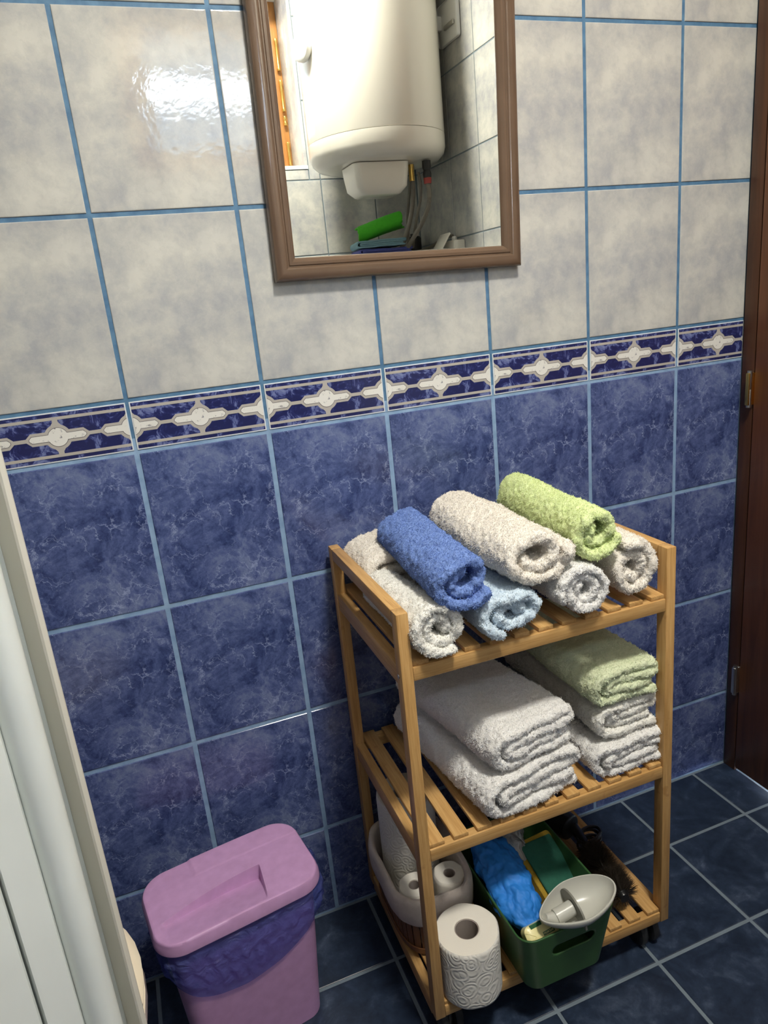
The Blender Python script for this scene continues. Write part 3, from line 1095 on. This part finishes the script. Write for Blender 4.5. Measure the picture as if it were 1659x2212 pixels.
# polar-ish grid: map unit square to the rounded rectangle
def sq(u, v):
    """map (-1..1)^2 onto the rounded rectangle by radial scaling"""
    x, y = u * LX, v * LY
    m = max(abs(u), abs(v))
    if m < 1e-9:
        return 0, 0
    bx, by = x / m, y / m
    # boundary distance along the ray for the rounded rectangle
    lo, hi = 0.5, 1.0
    for _ in range(14):
        mid = (lo + hi) / 2
        if edge_in(bx * mid, by * mid) >= 0: lo = mid
        else: hi = mid
    k = 1 - (1 - lo) * m ** 6
    return x * k, y * k
def pivot(t, n, k0, p0, k1, p1, lim):
    """piecewise-linear remap of -lim..lim so that grid lines k0 and k1 land on p0 and p1"""
    k = (t / lim + 1) / 2 * n
    return float(np.interp(k, [0, k0, k1, n], [-lim, p0, p1, lim]))
JA = int(nv * .50); IA = int(nu * .69)
V = []
for j in range(nv + 1):
    for i in range(nu + 1):
        x, y = sq(-1 + 2 * i / nu, -1 + 2 * j / nv)
        yy = y
        ur = .046 - .010 * ((arc_v(.04) - yy) / .07)
        x2 = pivot(x, nu, IA, ur - .0012, IA + 3, ur + .0016, LX)
        va = arc_v(x2)
        y2 = pivot(y, nv, JA, va - .0006, JA + 3, va + .0022, LY)
        m_ = max(abs(-1 + 2 * i / nu), abs(-1 + 2 * j / nv))
        kk = min(1.0, (1 - m_) / .14)
        x, y = x + (x2 - x) * kk, y + (y2 - y) * kk
        ed = edge_in(x, y)
        z = lid_z(x, y) - (.004 * (1 - math.sqrt(max(0, 1 - (1 - min(1, max(0, ed) / .004)) ** 2))))
        V.append((x, y, z))
F = [(j * (nu + 1) + i, j * (nu + 1) + i + 1, (j + 1) * (nu + 1) + i + 1, (j + 1) * (nu + 1) + i) for j in range(nv) for i in range(nu)]
bd = [i for i in range(nu + 1)] + [j * (nu + 1) + nu for j in range(1, nv + 1)] + [nv * (nu + 1) + i for i in range(nu - 1, -1, -1)] + [j * (nu + 1) for j in range(nv - 1, 0, -1)]
prev = bd
for (sc, z) in ((1.006, .2740), (1.014, .2715), (1.016, .2640), (1.000, .2635), (.992, .2710)):
    cur = []
    for b in bd:
        x, y, _ = V[b]
        L0 = math.hypot(x, y)
        V.append((x + (sc - 1) * LX * x / L0 * 1.0, y + (sc - 1) * LX * y / L0, z))
        cur.append(len(V) - 1)
    nb_ = len(bd)
    F += [(prev[i], cur[i], cur[(i + 1) % nb_], prev[(i + 1) % nb_]) for i in range(nb_)]
    prev = cur
lid = link('lid', from_np(V, F, 'lid'), M['pink'], bin_, smooth=True)
sharp(lid.data, 38)
# liner film: crumpled skirt under the lid, puffed out at the right
nh = 26
V = []
base = [(p[0], p[1]) for p in even(rrect(0, 0, 0, .1195, .0725, .032, 20), 260)]
nl = len(base)
for j in range(nh + 1):
    t = j / nh
    for i in range(nl):
        x, y = base[i]
        a = math.atan2(y / .0725, x / .1195)
        L0 = math.hypot(x, y)
        front = max(0, -math.sin(a))
        right = max(0, math.cos(a - .25)) ** 3
        fk = sst(front, .25, .80)
        hem = (.205 * (1 - fk) + (.152 + .058 * min(1.0, ((x + .012) / .125) ** 2)) * fk) + .004 * float(vnoise(np.array(a * .8), seed=4)) - .006 * right
        z = .2655 + (hem - .2655) * t
        puff = .0028 + .006 * math.sin(PI * min(1, t * 1.02)) + .018 * right * math.sin(PI * t) ** .8
        wr = .0030 * float(vnoise(np.array(a * 2.2), np.array(t * 1.2), seed=9)) * math.sin(PI * t) ** .5
        wr += .0024 * abs(float(vnoise(np.array(x * 16), np.array(y * 16), np.array(t * 2.0), seed=21))) * math.sin(PI * t) ** .5
        wr += .0022 * float(vnoise(np.array(a * 7), np.array(t * 2.5), seed=10)) * math.sin(PI * t) ** .5
        k = 1 + (puff + wr) / L0 - (1 - (.262 - z) / .262 * 0) * 0
        shrink = 1 - (.2665 - z) * .60
        V.append((x * k * shrink, y * k * shrink, z))
F = [(j * nl + i, j * nl + (i + 1) % nl, (j + 1) * nl + (i + 1) % nl, (j + 1) * nl + i) for j in range(nh) for i in range(nl)]
ln = link('bin_liner', from_np(V, F, 'liner'), M['liner'], bin_, smooth=True)
ln['label'] = 'translucent blue liner film folded over the rim'

# ------------------------------------------------------------------ toilet, only its rim shows behind the white door
wc = root('toilet', 'cream ceramic toilet whose rounded rim shows behind the white door edge', 'toilet', (-.418, -.420, 0))
TXo = -.42
def oval(z, x0, x1, w, n=48):
    cx, rx = (x0 + x1) / 2 - TXo, (x1 - x0) / 2
    return ring(cx, 0, z, rx, w / 2, n, 2.25)
loft('bowl', [oval(.001, -.60, -.28, .20), oval(.03, -.60, -.29, .19), oval(.14, -.61, -.30, .20), oval(.24, -.63, -.22, .28),
              oval(.33, -.64, -.125, .345), oval(.385, -.64, -.110, .36), oval(.398, -.64, -.112, .357), oval(.400, -.635, -.125, .33),
              oval(.396, -.60, -.15, .28), oval(.30, -.56, -.20, .22), oval(.22, -.50, -.28, .13)], M['ceramic'], wc)
loft('seat', [oval(.4015, -.60, -.108, .362), oval(.405, -.60, -.106, .366), oval(.414, -.60, -.107, .364), oval(.4175, -.60, -.112, .35)], M['ceramic'], wc)
loft('lid', [oval(.4185, -.60, -.108, .362), oval(.430, -.60, -.106, .366), oval(.436, -.60, -.112, .35), oval(.438, -.58, -.13, .30)], M['ceramic'], wc)
b = bmesh.new(); add_box(b, (-.735 - TXo, -.19, .42), (-.615 - TXo, .19, .78), .02, 3); bm_obj('cistern', b, M['ceramic'], wc, True, angle=40)
b = bmesh.new(); add_box(b, (-.738 - TXo, -.195, .782), (-.61 - TXo, .195, .812), .01, 3); bm_obj('cistern_lid', b, M['ceramic'], wc, True, angle=40)
lathe('flush_button', [(0, .8125), (.022, .8125), (.022, .816), (.018, .8185), (0, .8185)], M['steel'], wc, 24, 'z', (-.675 - TXo, 0, 0))

# ------------------------------------------------------------------ bottom shelf: paper roll in front
def paper_roll(name, label, r, rc, h, loc, rot=(0, 0, 0), group=None, seed=0, emboss=True):
    t = root(name, label, 'toilet roll' if emboss else 'paper roll', loc, group=group, rot=rot)
    bm = bmesh.new()
    n = 96
    def rr(z, rad, wob=0.0):
        return [((rad + wob * math.sin(5 * a + seed) + wob * .6 * math.sin(9 * a + 2 * seed)) * math.cos(a), (rad + wob * math.sin(5 * a + seed) + wob * .6 * math.sin(9 * a + 2 * seed)) * math.sin(a), z) for a in [2 * PI * k / n for k in range(n)]]
    side = [rr(z, r - (.0025 if i in (0, 9) else (.0006 if i in (1, 8) else 0)), .0005) for i, z in enumerate([0, .002, .006, h * .25, h * .45, h * .6, h * .8, h - .006, h - .002, h])]
    add_loft(bm, side, False, False)
    bm_obj('outer_sheet', bm, M['emboss'] if emboss else M['paper'], t, True, angle=60)
    bm = bmesh.new()
    tops = [rr(h + .0001, r - .0025, .0005)] + [rr(h + .0004 - .0012 * ((k % 2)) * .3, r - .0025 - (r - .0025 - rc) * k / 14, .0003) for k in range(1, 14)] + [rr(h - .0006, rc), rr(h - .004, rc)]
    add_loft(bm, tops, False, False)
    bm_obj('layers', bm, M['paper'], t, True, angle=50)
    bm = bmesh.new()
    add_loft(bm, [rr(.001, rc - .0002), rr(h - .0015, rc - .0002), rr(h - .0015, rc - .0016), rr(.001, rc - .0016), rr(.001, rc - .0002)], False, False)
    bm_obj('core', bm, M['card'], t, True, angle=40)
    return t

paper_roll('paper_roll', 'large embossed white paper roll standing at the front left of the bottom shelf', .0500, .0190, .1040, (.3345, -.3130, S3 + .0004), group=None, seed=1)

# basket with fabric liner
bk = root('basket', 'oval brown slatted basket with a white fabric liner on the bottom shelf', 'basket', (.3240, -.1500, S3 + .0004))
def bring(z, hx, hy, n=72):
    return even(ring(0, 0, z, hx, hy, 400, 3.4), n)
HBX, HBY, BH = .067, .103, .112
bm = bmesh.new(); add_loft(bm, [bring(.002, HBX - .010, HBY - .010), bring(.006, HBX - .010, HBY - .010)]); bm_obj('basket_floor', bm, M['slat'], bk)
ns = 40
_prc = {}
def _pr(z, off):
    if (z, off) not in _prc:
        _prc[(z, off)] = even(ring(0, 0, z, HBX - .008 + .008 * z / BH + off, HBY - .008 + .008 * z / BH + off, 1200, 3.4), 720)
    return _prc[(z, off)]
for k in range(ns):
    rr0 = []
    t0, t1 = k / ns + .0015, (k + 1) / ns - .0015
    def pt(t, z, off):
        i = t * 720
        R_ = _pr(z, off)
        return R_[int(i) % 720]
    rings_ = []
    for z in (0.001, BH - .008):
        rings_.append([pt(t0, z, 0), pt((t0 + t1) / 2, z, .0008), pt(t1, z, 0), pt(t1, z, -.003), pt(t0, z, -.003)])
    loft('slat', rings_, M['slat'], bk, angle=30)
for z0, z1 in ((.006, .016),):
    f = lambda z, o: even(ring(0, 0, z, HBX - .008 + .008 * z / BH + o, HBY - .008 + .008 * z / BH + o, 400, 3.4), 72)
    bm = bmesh.new(); add_loft(bm, [f(z0, .0012), f(z0, .0030), f(z1, .0030), f(z1, .0012), f(z0, .0012)], False, False); bm_obj('rim_band', bm, M['slat'], bk)
# liner: inside wall, over the rim, hanging down outside
lr = []
def lring(z, off, w=0.0, seed=1):
    out = []
    n = 160
    for i, p in enumerate(even(ring(0, 0, z, HBX + off, HBY + off, 600, 3.4), n)):
        a = 2 * PI * i / n
        q = 1 + w * float(vnoise(np.array(math.cos(a) * .9), np.array(math.sin(a) * .9), np.array(z * 9), seed=seed)) / .08
        out.append((p[0] * q, p[1] * q, p[2] + (.0 if w == 0 else .6 * w * math.sin(3 * a + 1))))
    return out
for z, o, w in ((.012, -.016, .0), (.05, -.011, .0015), (.09, -.008, .002), (.112, -.006, .002), (.119, -.002, .0025), (.118, .003, .0025), (.108, .0055, .0025), (.092, .0058, .002), (.073, .0050, .0015), (.071, .0038, .001), (.075, .0028, .001)):
    lr.append(lring(z, o, w))
lo = loft('fabric_liner', lr, M['fabric'], bk, False, False, 80)
lo['label'] = 'white fabric liner folded over the basket rim'

tall = paper_roll('paper_roll', 'tall white paper roll standing in the basket behind the small rolls', .0500, .019, .205, (.3240, -.1080, .0985), rot=(math.radians(1), 0, 0), seed=3)
for (x, y, rx, ry, lb) in ((.2985, -.1975, 2, -2, 'small white tissue roll in the basket, left of the front post'), (.3545, -.1990, 3, 2, 'small white tissue roll in the basket, right of the front post')):
    paper_roll('tissue_roll', lb, .0275, .0100, .094, (x, y, .0985), rot=(math.radians(rx), math.radians(ry), 0), group='small tissue rolls in the basket', seed=x * 9, emboss=False)

# ------------------------------------------------------------------ green bin with its contents
GB = root('storage_bin', 'dark green plastic storage bin with a handle slot on the bottom shelf', 'bin', (.4760, -.2570, S3 + .0004))
gh = .113
def gdim(z):
    t = z / gh
    return .0685 + .0165 * t, .1140 + .0150 * t, .022 + .003 * t
Kc, NX, NY, NZ = 8, 52, 24, 40
def gring(z):
    hx, hy, r = gdim(z)
    out = []
    # start at front centre (-y), go counter-clockwise
    def seg(a, b, n):
        for k in range(n):
            t = k / n
            out.append((a[0] + (b[0] - a[0]) * t, a[1] + (b[1] - a[1]) * t))
    def arc(cx, cy, a0):
        for k in range(Kc):
            a = math.radians(a0 + 90 * k / Kc)
            out.append((cx + r * math.cos(a), cy + r * math.sin(a)))
    seg((-(hx - r), -hy), (hx - r, -hy), NX)
    arc(hx - r, -(hy - r), -90)
    seg((hx, -(hy - r)), (hx, hy - r), NY)
    arc(hx - r, hy - r, 0)
    seg((hx - r, hy), (-(hx - r), hy), NX)
    arc(-(hx - r), hy - r, 90)
    seg((-hx, hy - r), (-hx, -(hy - r)), NY)
    arc(-(hx - r), -(hy - r), 180)
    return out
SL_C, SL_Z, SL_H, SL_R = .0045, .0740, .0380, .0110     # slot centre x, z, half length, half height
bm = bmesh.new()
grid = []
for j in range(NZ + 1):
    z = gh * j / NZ
    grid.append([[p[0], p[1], z] for p in gring(z)])
nper = len(grid[0])
def sdf(x, z):
    dx = max(abs(x - SL_C) - (SL_H - SL_R), 0)
    return math.hypot(dx, z - SL_Z) - SL_R
kill = set()
for j in range(NZ):
    for i in range(NX):
        c = [(grid[j][i]), (grid[j][i + 1]), (grid[j + 1][i + 1]), (grid[j + 1][i])]
        if sdf(sum(p[0] for p in c) / 4, sum(p[2] for p in c) / 4) < 0:
            kill.add((j, i))
# snap the vertices bordering the hole onto the slot outline
used_k = {}
for (j, i) in kill:
    for dj, di in ((0, 0), (0, 1), (1, 0), (1, 1)):
        used_k[(j + dj, i + di)] = used_k.get((j + dj, i + di), 0) + 1
for (j, i), c in used_k.items():
    if c < 4:
        x, y, z = grid[j][i]
        for _ in range(3):
            d = sdf(x, z); e_ = 1e-4
            gx = (sdf(x + e_, z) - sdf(x - e_, z)) / (2 * e_); gz = (sdf(x, z + e_) - sdf(x, z - e_)) / (2 * e_)
            x -= d * gx; z -= d * gz
        grid[j][i] = [x, -gdim(z)[1], z]
bv = [[bm.verts.new(p) for p in row] for row in grid]
for j in range(NZ):
    for i in range(nper):
        if (j, i) in kill:
            continue
        bm.faces.new((bv[j][i], bv[j][(i + 1) % nper], bv[j + 1][(i + 1) % nper], bv[j + 1][i]))
bm.faces.new(bv[0][::-1])
bmesh.ops.delete(bm, geom=[v for v in bm.verts if not v.link_faces], context='VERTS')
gb = bm_obj('bin_shell', bm, M['green'], GB, True, angle=50)
sm = gb.modifiers.new('wall', 'SOLIDIFY'); sm.thickness = .0024; sm.offset = -1
S_B = S3 + .0035      # inside floor of the green bin

# sponge with scouring pad, leaning
sp = root('sponge', 'yellow sponge with a green scouring pad standing in the green bin', 'sponge', (.5200, -.2480, .1640), rot=(math.radians(30), math.radians(10), math.radians(14)))
def slab(name, hx, hy, z0, z1, r, mat, parent, wob=.0):
    rings_ = []
    for z, i in ((z0, .002), (z0 + .002, 0), (z1 - .002, 0), (z1, .002)):
        rr_ = rrect(0, 0, z, hx - i, hy - i, r, 6)
        rings_.append([(p[0] + wob * math.sin(p[1] * 160), p[1] + wob * math.sin(p[0] * 190), p[2]) for p in rr_])
    return loft(name, rings_, mat, parent)
slab('foam', .0430, .0570, -.014, .012, .007, M['sponge'], sp, .0008)
slab('scouring_pad', .0360, .0490, .0125, .0185, .006, M['scour'], sp, .0012)

# blue crumpled pouch
def crumple(name, label, cat, axis, radii, mat, seed, amp=.12, flat=.72, n=64, m=60):
    P = catmull(axis, .004)
    q = len(P)
    th = np.linspace(0, 2 * PI, n, endpoint=False)
    V = []
    for i, p in enumerate(P):
        t = i / (q - 1)
        r = np.interp(t, np.linspace(0, 1, len(radii)), radii)
        d = Vector(P[min(i + 1, q - 1)] - P[max(i - 1, 0)]).normalized()
        a = d.cross(Vector((0, 0, 1))).normalized(); b = a.cross(d)
        for k in th:
            w = 1 + amp * float(vnoise(np.array(math.cos(k) * .5), np.array(math.sin(k) * .5), np.array(t * 1.0), seed=seed)) \
                + amp * .5 * float(vnoise(np.array(math.cos(k) * 1.5), np.array(math.sin(k) * 1.5), np.array(t * 3.0), seed=seed + 1)) \
                + amp * .45 * abs(float(vnoise(np.array(math.cos(k) * 4.), np.array(math.sin(k) * 4.), np.array(t * 7.0), seed=seed + 2)))
            V.append(tuple(Vector(p) + a * (r * w * math.cos(k)) + b * (r * w * flat * math.sin(k))))
    F = [(i * n + k, i * n + (k + 1) % n, (i + 1) * n + (k + 1) % n, (i + 1) * n + k) for i in range(q - 1) for k in range(n)]
    F += [tuple(range(n))[::-1], tuple((q - 1) * n + k for k in range(n))]
    c = np.mean(np.array(V), 0)
    V = [(v[0] - c[0], v[1] - c[1], v[2] - c[2]) for v in V]
    o = link(name, from_np(V, F, name), mat, None, tuple(c), None, True)
    su = o.modifiers.new('smooth', 'SUBSURF'); su.levels = 1; su.render_levels = 1
    dm = o.modifiers.new('creases', 'DISPLACE'); dm.texture = TX3; dm.texture_coords = 'LOCAL'; dm.strength = .012; dm.mid_level = .5
    tag(o, label, cat)
    return o
crumple('pouch', 'bright blue crumpled nylon pouch lying over the left rim of the green bin', 'pouch',
        [(.442, -.165, .200), (.438, -.20, .202), (.432, -.255, .198), (.430, -.315, .187), (.430, -.348, .176)], [.020, .033, .032, .032, .030, .012], M['bluecloth'], 5, .17, .78)
crumple('plastic_bag', 'crumpled clear plastic bag between the blue pouch and the sponge', 'bag',
        [(.478, -.150, .180), (.482, -.18, .197), (.480, -.215, .192), (.478, -.235, .180)], [.010, .026, .022, .008], M['clear'], 15, .22, .9)

# boat-shaped bath toy
bt = root('toy_boat', 'pale grey plastic boat-shaped bath toy on top of the green bin', 'toy', (.4935, -.3740, .2235), rot=(math.radians(4), math.radians(-6), math.radians(0)))
def hull(z, k, inset=0.0, n=64):
    out = []
    for i in range(n):
        a = 2 * PI * i / n
        x = math.cos(a); y = math.sin(a)
        # pointed towards -x
        wy = .0370 * k * y * (1 - .38 * max(0, -x) ** 1.4 - .06 * x)
        out.append(((.066 * k - inset) * x * 1.0, wy * (1 - inset / .0385), z))
    return out
prof_h = [(-.024, .30), (-.023, .46), (-.019, .66), (-.011, .84), (-.003, .95), (.006, 1.0)]
rg = [hull(z, k) for z, k in prof_h] + [hull(.0070, 1.0, .0008), hull(.0066, 1.0, .0026)] + [hull(z + .002, k, .0030) for z, k in prof_h[::-1]]
loft('hull', rg, M['boat'], bt, True, True, 60)
# cabin wall across the hull and the funnel
ww = [(-.0000, .031, .012), (-.000, .024, .010)]
wall_pts = []
for k in range(17):
    a = PI * k / 16
    wall_pts.append((.0325 * math.cos(a), -.017 + .0 + .036 * math.sin(a) ** .75))
rA = [(-.0100, p[0], p[1]) for p in wall_pts]; rB = [(-.0070, p[0], p[1]) for p in wall_pts]
loft('cabin_wall', [rA, rB], M['boatdark'], bt, angle=40)
tube('funnel', [(-.0100, 0, -.004), (-.040, .0, -.006)], .0115, M['boat'], bt, 24, .01, True)
tube('bow_ridge', [(-.034, 0, -.012), (-.058, 0, .004)], [.012, .006], M['boat'], bt, 18, .004, True)

# wrapped soap bar
so = root('soap_bar', 'pale yellow wrapped soap bar at the front left of the green bin', 'soap', (.4340, -.3620, .1815), rot=(math.radians(44), math.radians(-2), math.radians(4)))
rg = []
for z, i in ((-.0105, .004), (-.0075, .0), (.0075, .0), (.0105, .004)):
    rg.append(rrect(0, 0, z, .0270 - i, .0165 - i, .009 - i * .5, 6))
loft('wrapper', rg, M['soapwrap'], so, angle=40)
b = bmesh.new(); add_box(b, (.000, -.0043, .0106), (.0195, .0008, .0109)); bm_obj('brand_label', b, M['softgreen'], so)
b = bmesh.new(); add_box(b, (-.016, .0105, .0080), (.004, .0163, .01095), .0008); bm_obj('end_label', b, M['softgreen'], so)
tc = bpy.data.curves.new('lettering', 'FONT')
tc.body = 'PALMOLIVE'; tc.size = .0042; tc.extrude = .00008; tc.align_x = 'CENTER'; tc.align_y = 'CENTER'; tc.offset = .00004
to = bpy.data.objects.new('lettering', tc); COL.objects.link(to)
dg = bpy.context.evaluated_depsgraph_get()
tme = bpy.data.meshes.new_from_object(to.evaluated_get(dg))
bpy.data.objects.remove(to)
to = link('lettering', tme, M['soapwrap'], so, loc=(.00975, -.0018, .01100))
bb = [v.co.x for v in tme.vertices]
to.scale = (.0175 / max(1e-6, (max(bb) - min(bb))), 1, 1)
for (p, q) in (((-.0265, .010, .0107), (-.0125, 0, .0108)), ((-.0125, 0, .0108), (-.0265, -.010, .0107))):
    tube('wrapper_fold', [p, q], .0003, M['soapwrap'], so, 6, .01, False)

tube_o = root('cosmetic_tube', 'pale pink plastic tube tucked between the blue pouch and the grey toy', 'tube', (.4560, -.2950, .165), rot=(math.radians(12), 0, math.radians(10)))
loft('tube_body', [ring(0, 0, -.045, .0125, .012, 20, 2, 'y'), ring(0, 0, .010, .0125, .011, 20, 2, 'y'), ring(0, 0, .045, .0135, .0025, 20, 2, 'y')], M['lilac'], tube_o)
loft('cap', [ring(0, 0, -.060, .0095, .0095, 20, 2, 'y'), ring(0, 0, -.0455, .010, .010, 20, 2, 'y')], M['whiteplastic'], tube_o)

# ------------------------------------------------------------------ round brush and black appliance
br = root('hairbrush', 'black round hairbrush with stiff bristles on the bottom shelf by the right post', 'brush', (.6340, -.2550, S3 + .0345), rot=(0, 0, math.radians(-7)))
lathe('barrel', [(0, -.062), (.008, -.062), (.011, -.056), (.011, .056), (.009, .062), (0, .062)], M['blackgloss'], br, 24, 'y')
lathe('handle', [(0, .0625), (.008, .0625), (.0075, .072), (.0098, .095), (.0105, .140), (.009, .158), (0, .162)], M['blackgloss'], br, 20, 'y')
rs = random.Random(4)
bm = bmesh.new()
for k in range(4600):
    a = rs.uniform(0, 2 * PI); y = rs.uniform(-.055, .055)
    if abs((y + .004 * math.sin(a))) < .006: continue
    Lb = .0325 + rs.uniform(-.003, .002)
    dx, dz_ = math.cos(a), math.sin(a)
    ty, ta = y + rs.uniform(-.006, .006), a + rs.uniform(-.12, .12)
    p0 = Vector((dx * .010, y, dz_ * .010)); p1 = Vector((math.cos(ta) * Lb, ty, math.sin(ta) * Lb))
    s1 = Vector((0, .0006, 0)); s2 = Vector((-dz_, 0, dx)) * .0006
    q = [bm.verts.new(p0 + s1), bm.verts.new(p0 - s1 * .5 + s2), bm.verts.new(p0 - s1 * .5 - s2), bm.verts.new(p1)]
    bm.faces.new((q[0], q[1], q[3])); bm.faces.new((q[1], q[2], q[3])); bm.faces.new((q[2], q[0], q[3]))
bo = bm_obj('bristles', bm, M['bristle'], br); bo['kind'] = 'stuff'

hd = root('hair_dryer', 'black hair dryer with a coiled cord at the back right of the bottom shelf', 'hair dryer', (.6200, -.0850, S3 + .0405), rot=(0, 0, math.radians(18)))
lathe('barrel', [(0, -.062), (.020, -.062), (.024, -.060), (.026, -.045), (.034, -.015), (.0385, .015), (.0375, .040), (.030, .050), (0, .052)], M['blackgloss'], hd, 32, 'y')
loft('handle', [ring(-.010, 0.010, -.012, .013, .016, 24, 2.4, 'x'), ring(-.010, .012, -.045, .013, .017, 24, 2.4, 'x'), ring(-.012, .014, -.085, .012, .015, 24, 2.4, 'x')], M['blackgloss'], hd)
cp = []
for k in range(70):
    a = 2 * PI * k / 18
    cp.append((.012 + (.024 + .001 * (k / 18)) * math.cos(a), -.094 + (.017) * math.sin(a), -.031 + .0046 * (k / 18) * 2 + .004 * math.sin(a * .5)))
tube('cord', cp, .0030, M['blackgloss'], hd, 8, .006)

# ------------------------------------------------------------------ water heater on the right wall (seen in the mirror)
HX, HY, HRX = .925, -1.305, .222
wh = root('water_heater', 'white enamel cylindrical water heater hanging in the corner, seen in the mirror', 'water heater', (HX, HY, 1.545))
def zc(z): return z - 1.60
def za(z): return z - 1.545
lathe('tank', [(HRX - .001, zc(1.668)), (HRX, zc(1.672)), (HRX, zc(2.20)), (HRX - .01, zc(2.24)), (HRX - .06, zc(2.28)), (0, zc(2.295))], M['enamel'], wh, 72)
lathe('bottom_cap', [(0, zc(1.590)), (HRX - .055, zc(1.592)), (HRX - .022, zc(1.598)), (HRX - .006, zc(1.612)), (HRX, zc(1.630)), (HRX + .0005, zc(1.666)), (HRX - .004, zc(1.6675)), (0, zc(1.6675))], M['enamel'], wh, 72)
# control cover below
rg = []
for z, hx, hy in ((1.589, .105, .072), (1.565, .103, .070), (1.520, .096, .066), (1.500, .075, .052), (1.497, .066, .046)):
    rg.append(rrect(-.030, .045, zc(z), hx * .90, hy, min(.022, hy * .5), 6))
loft('control_cover', rg[::-1], M['enamel'], wh)
# round thermometer dial on the front, facing -x
dl = lathe('dial', [(0, -.016), (.028, -.0155), (.035, -.012), (.0365, -.006), (.0365, .004), (.030, .006), (.030, .030), (0, .030)], M['whiteplastic'], wh, 32, 'x', (0, 0, 0), rot=(0, 0, math.radians(-24)))
dl.location = (-(HRX + .012) * math.cos(math.radians(12)), (HRX + .012) * math.sin(math.radians(12)), za(1.862))
# wall bracket towards the right wall
b = bmesh.new()
add_box(b, (.2325, .030, za(1.87)), (.2425, .165, za(1.985)), .010, 3)
add_box(b, (.205, .040, za(1.915)), (.2330, .060, za(1.955)), .002)
bm_obj('wall_bracket', b, M['whiteplastic'], wh, True, angle=40)
b = bmesh.new(); add_box(b, (.2245, .085, za(1.905)), (.2322, .150, za(1.918)), .002); bm_obj('bracket_hook', b, M['steel'], wh, True)
# valve, pipe and hoses
lathe('cold_outlet', [(0, -.052), (.009, -.052), (.009, -.002), (0, -.002)], M['brass'], wh, 16, 'z', (.092, .055, zc(1.590)))
lathe('safety_valve', [(0, -.052), (.013, -.052), (.014, -.040), (.011, -.030), (.014, -.022), (.014, -.002), (0, -.002)], M['rubber'], wh, 16, 'z', (.122, .110, zc(1.590)))
lathe('valve_collar', [(0, -.070), (.012, -.070), (.013, -.0525), (0, -.0525)], M['red'], wh, 16, 'z', (.122, .110, zc(1.590)))
def wp(x, y, z): return (x - HX, y - HY, za(z))
tube('hose', [wp(1.017, -1.250, 1.484), wp(1.018, -1.251, 1.45), wp(1.015, -1.260, 1.41), wp(1.008, -1.280, 1.36), wp(1.000, -1.303, 1.32), wp(.992, -1.325, 1.285)], .0075, M['hose'], wh, 10)
tube('hose', [wp(1.047, -1.195, 1.466), wp(1.049, -1.193, 1.435), wp(1.046, -1.200, 1.40), wp(1.035, -1.225, 1.36), wp(1.020, -1.265, 1.32), wp(1.008, -1.310, 1.285)], .0075, M['hose'], wh, 10)
tube('hose', [wp(1.030, -1.225, 1.505), wp(1.034, -1.222, 1.465), wp(1.032, -1.232, 1.42), wp(1.028, -1.255, 1.38), wp(1.036, -1.305, 1.335), wp(1.052, -1.370, 1.288)], .005, M['hose'], wh, 10)

# tall white cabinet below the heater that carries the cloths
cb = root('corner_cabinet', 'white cabinet in the corner below the water heater, seen in the mirror', 'cabinet', (1.00, -1.39, 0))
box('body', (-.19, -.165, .001), (.165, .150, 1.250), M['pvc'], cb, .003)
box('cabinet_top', (-.195, -.168, 1.2505), (.166, .155, 1.268), M['whiteplastic'], cb, .003)
CT = 1.2685
def cloth(label, x, y, z, w, dpt, h, mat, seed, yaw):
    o = sweep('cloth', folded(w, h, .007, seed), .006, dpt, mat, (x, y, z), yaw, seed, tele=0, wav=.004, step=.005, astep=.008, fuzz=.15)
    tag(o, label, 'cloth')
    return o
cloth('violet blue cloth at the bottom of the pile, seen in the mirror', .850, -1.455, CT + .002, .190, .13, .020, M['clothnavy'], 71, math.radians(6))
cloth('grey blue folded cloth under the green cloth, seen in the mirror', .845, -1.445, CT + .024, .175, .12, .024, M['clothblue'], 73, math.radians(10))
g_ = sweep('cloth', folded(.085, .052, .007, 75), .006, .150, M['clothgreen'], (.868, -1.375, CT + .052), math.radians(-72), 75, tele=0, wav=.008, pitch=math.radians(13), step=.005, astep=.008, fuzz=.3)
tag(g_, 'vivid green folded cloth on top of the pile, seen in the mirror', 'cloth')
bl = root('black_pipe_cap', 'black round pipe cap in the corner, seen in the mirror', 'pipe', (1.115, -1.50, CT))
lathe('cap_body', [(0, .0005), (.026, .0005), (.027, .057), (.022, .064), (0, .064)], M['rubber'], bl, 24)
lathe('cap_knob', [(0, .0645), (.012, .0645), (.012, .074), (0, .076)], M['rubber'], bl, 16)
ca = tube('power_cable', [(1.150, -1.2475, 1.306), (1.140, -1.285, 1.306), (1.112, -1.355, 1.282), (1.085, -1.42, 1.274), (1.066, -1.44, 1.285), (1.072, -1.45, 1.33), (1.080, -1.46, 1.40), (1.075, -1.40, 1.50), (1.06, -1.36, 1.518)], .0055, M['hose'], None, 10)
tag(ca, 'grey power cable running from the socket up behind the hoses, seen in the mirror', 'cable')
jb = root('socket_box', 'cream socket box with its flap open on the right wall, seen in the mirror', 'socket', (XR, -1.235, 1.262))
box('housing', (-.042, -.038, -.035), (-.0005, .040, .028), M['enamel'], jb, .005)
box('flap', (-.0750, -.036, -.062), (-.0690, .036, .012), M['enamel'], jb, .002, rot=(0, math.radians(35), 0))
lathe('cable_gland', [(0, .0285), (.009, .0285), (.009, .038), (.006, .042), (0, .042)], M['whiteplastic'], jb, 14, 'z', (-.018, -.006, 0))
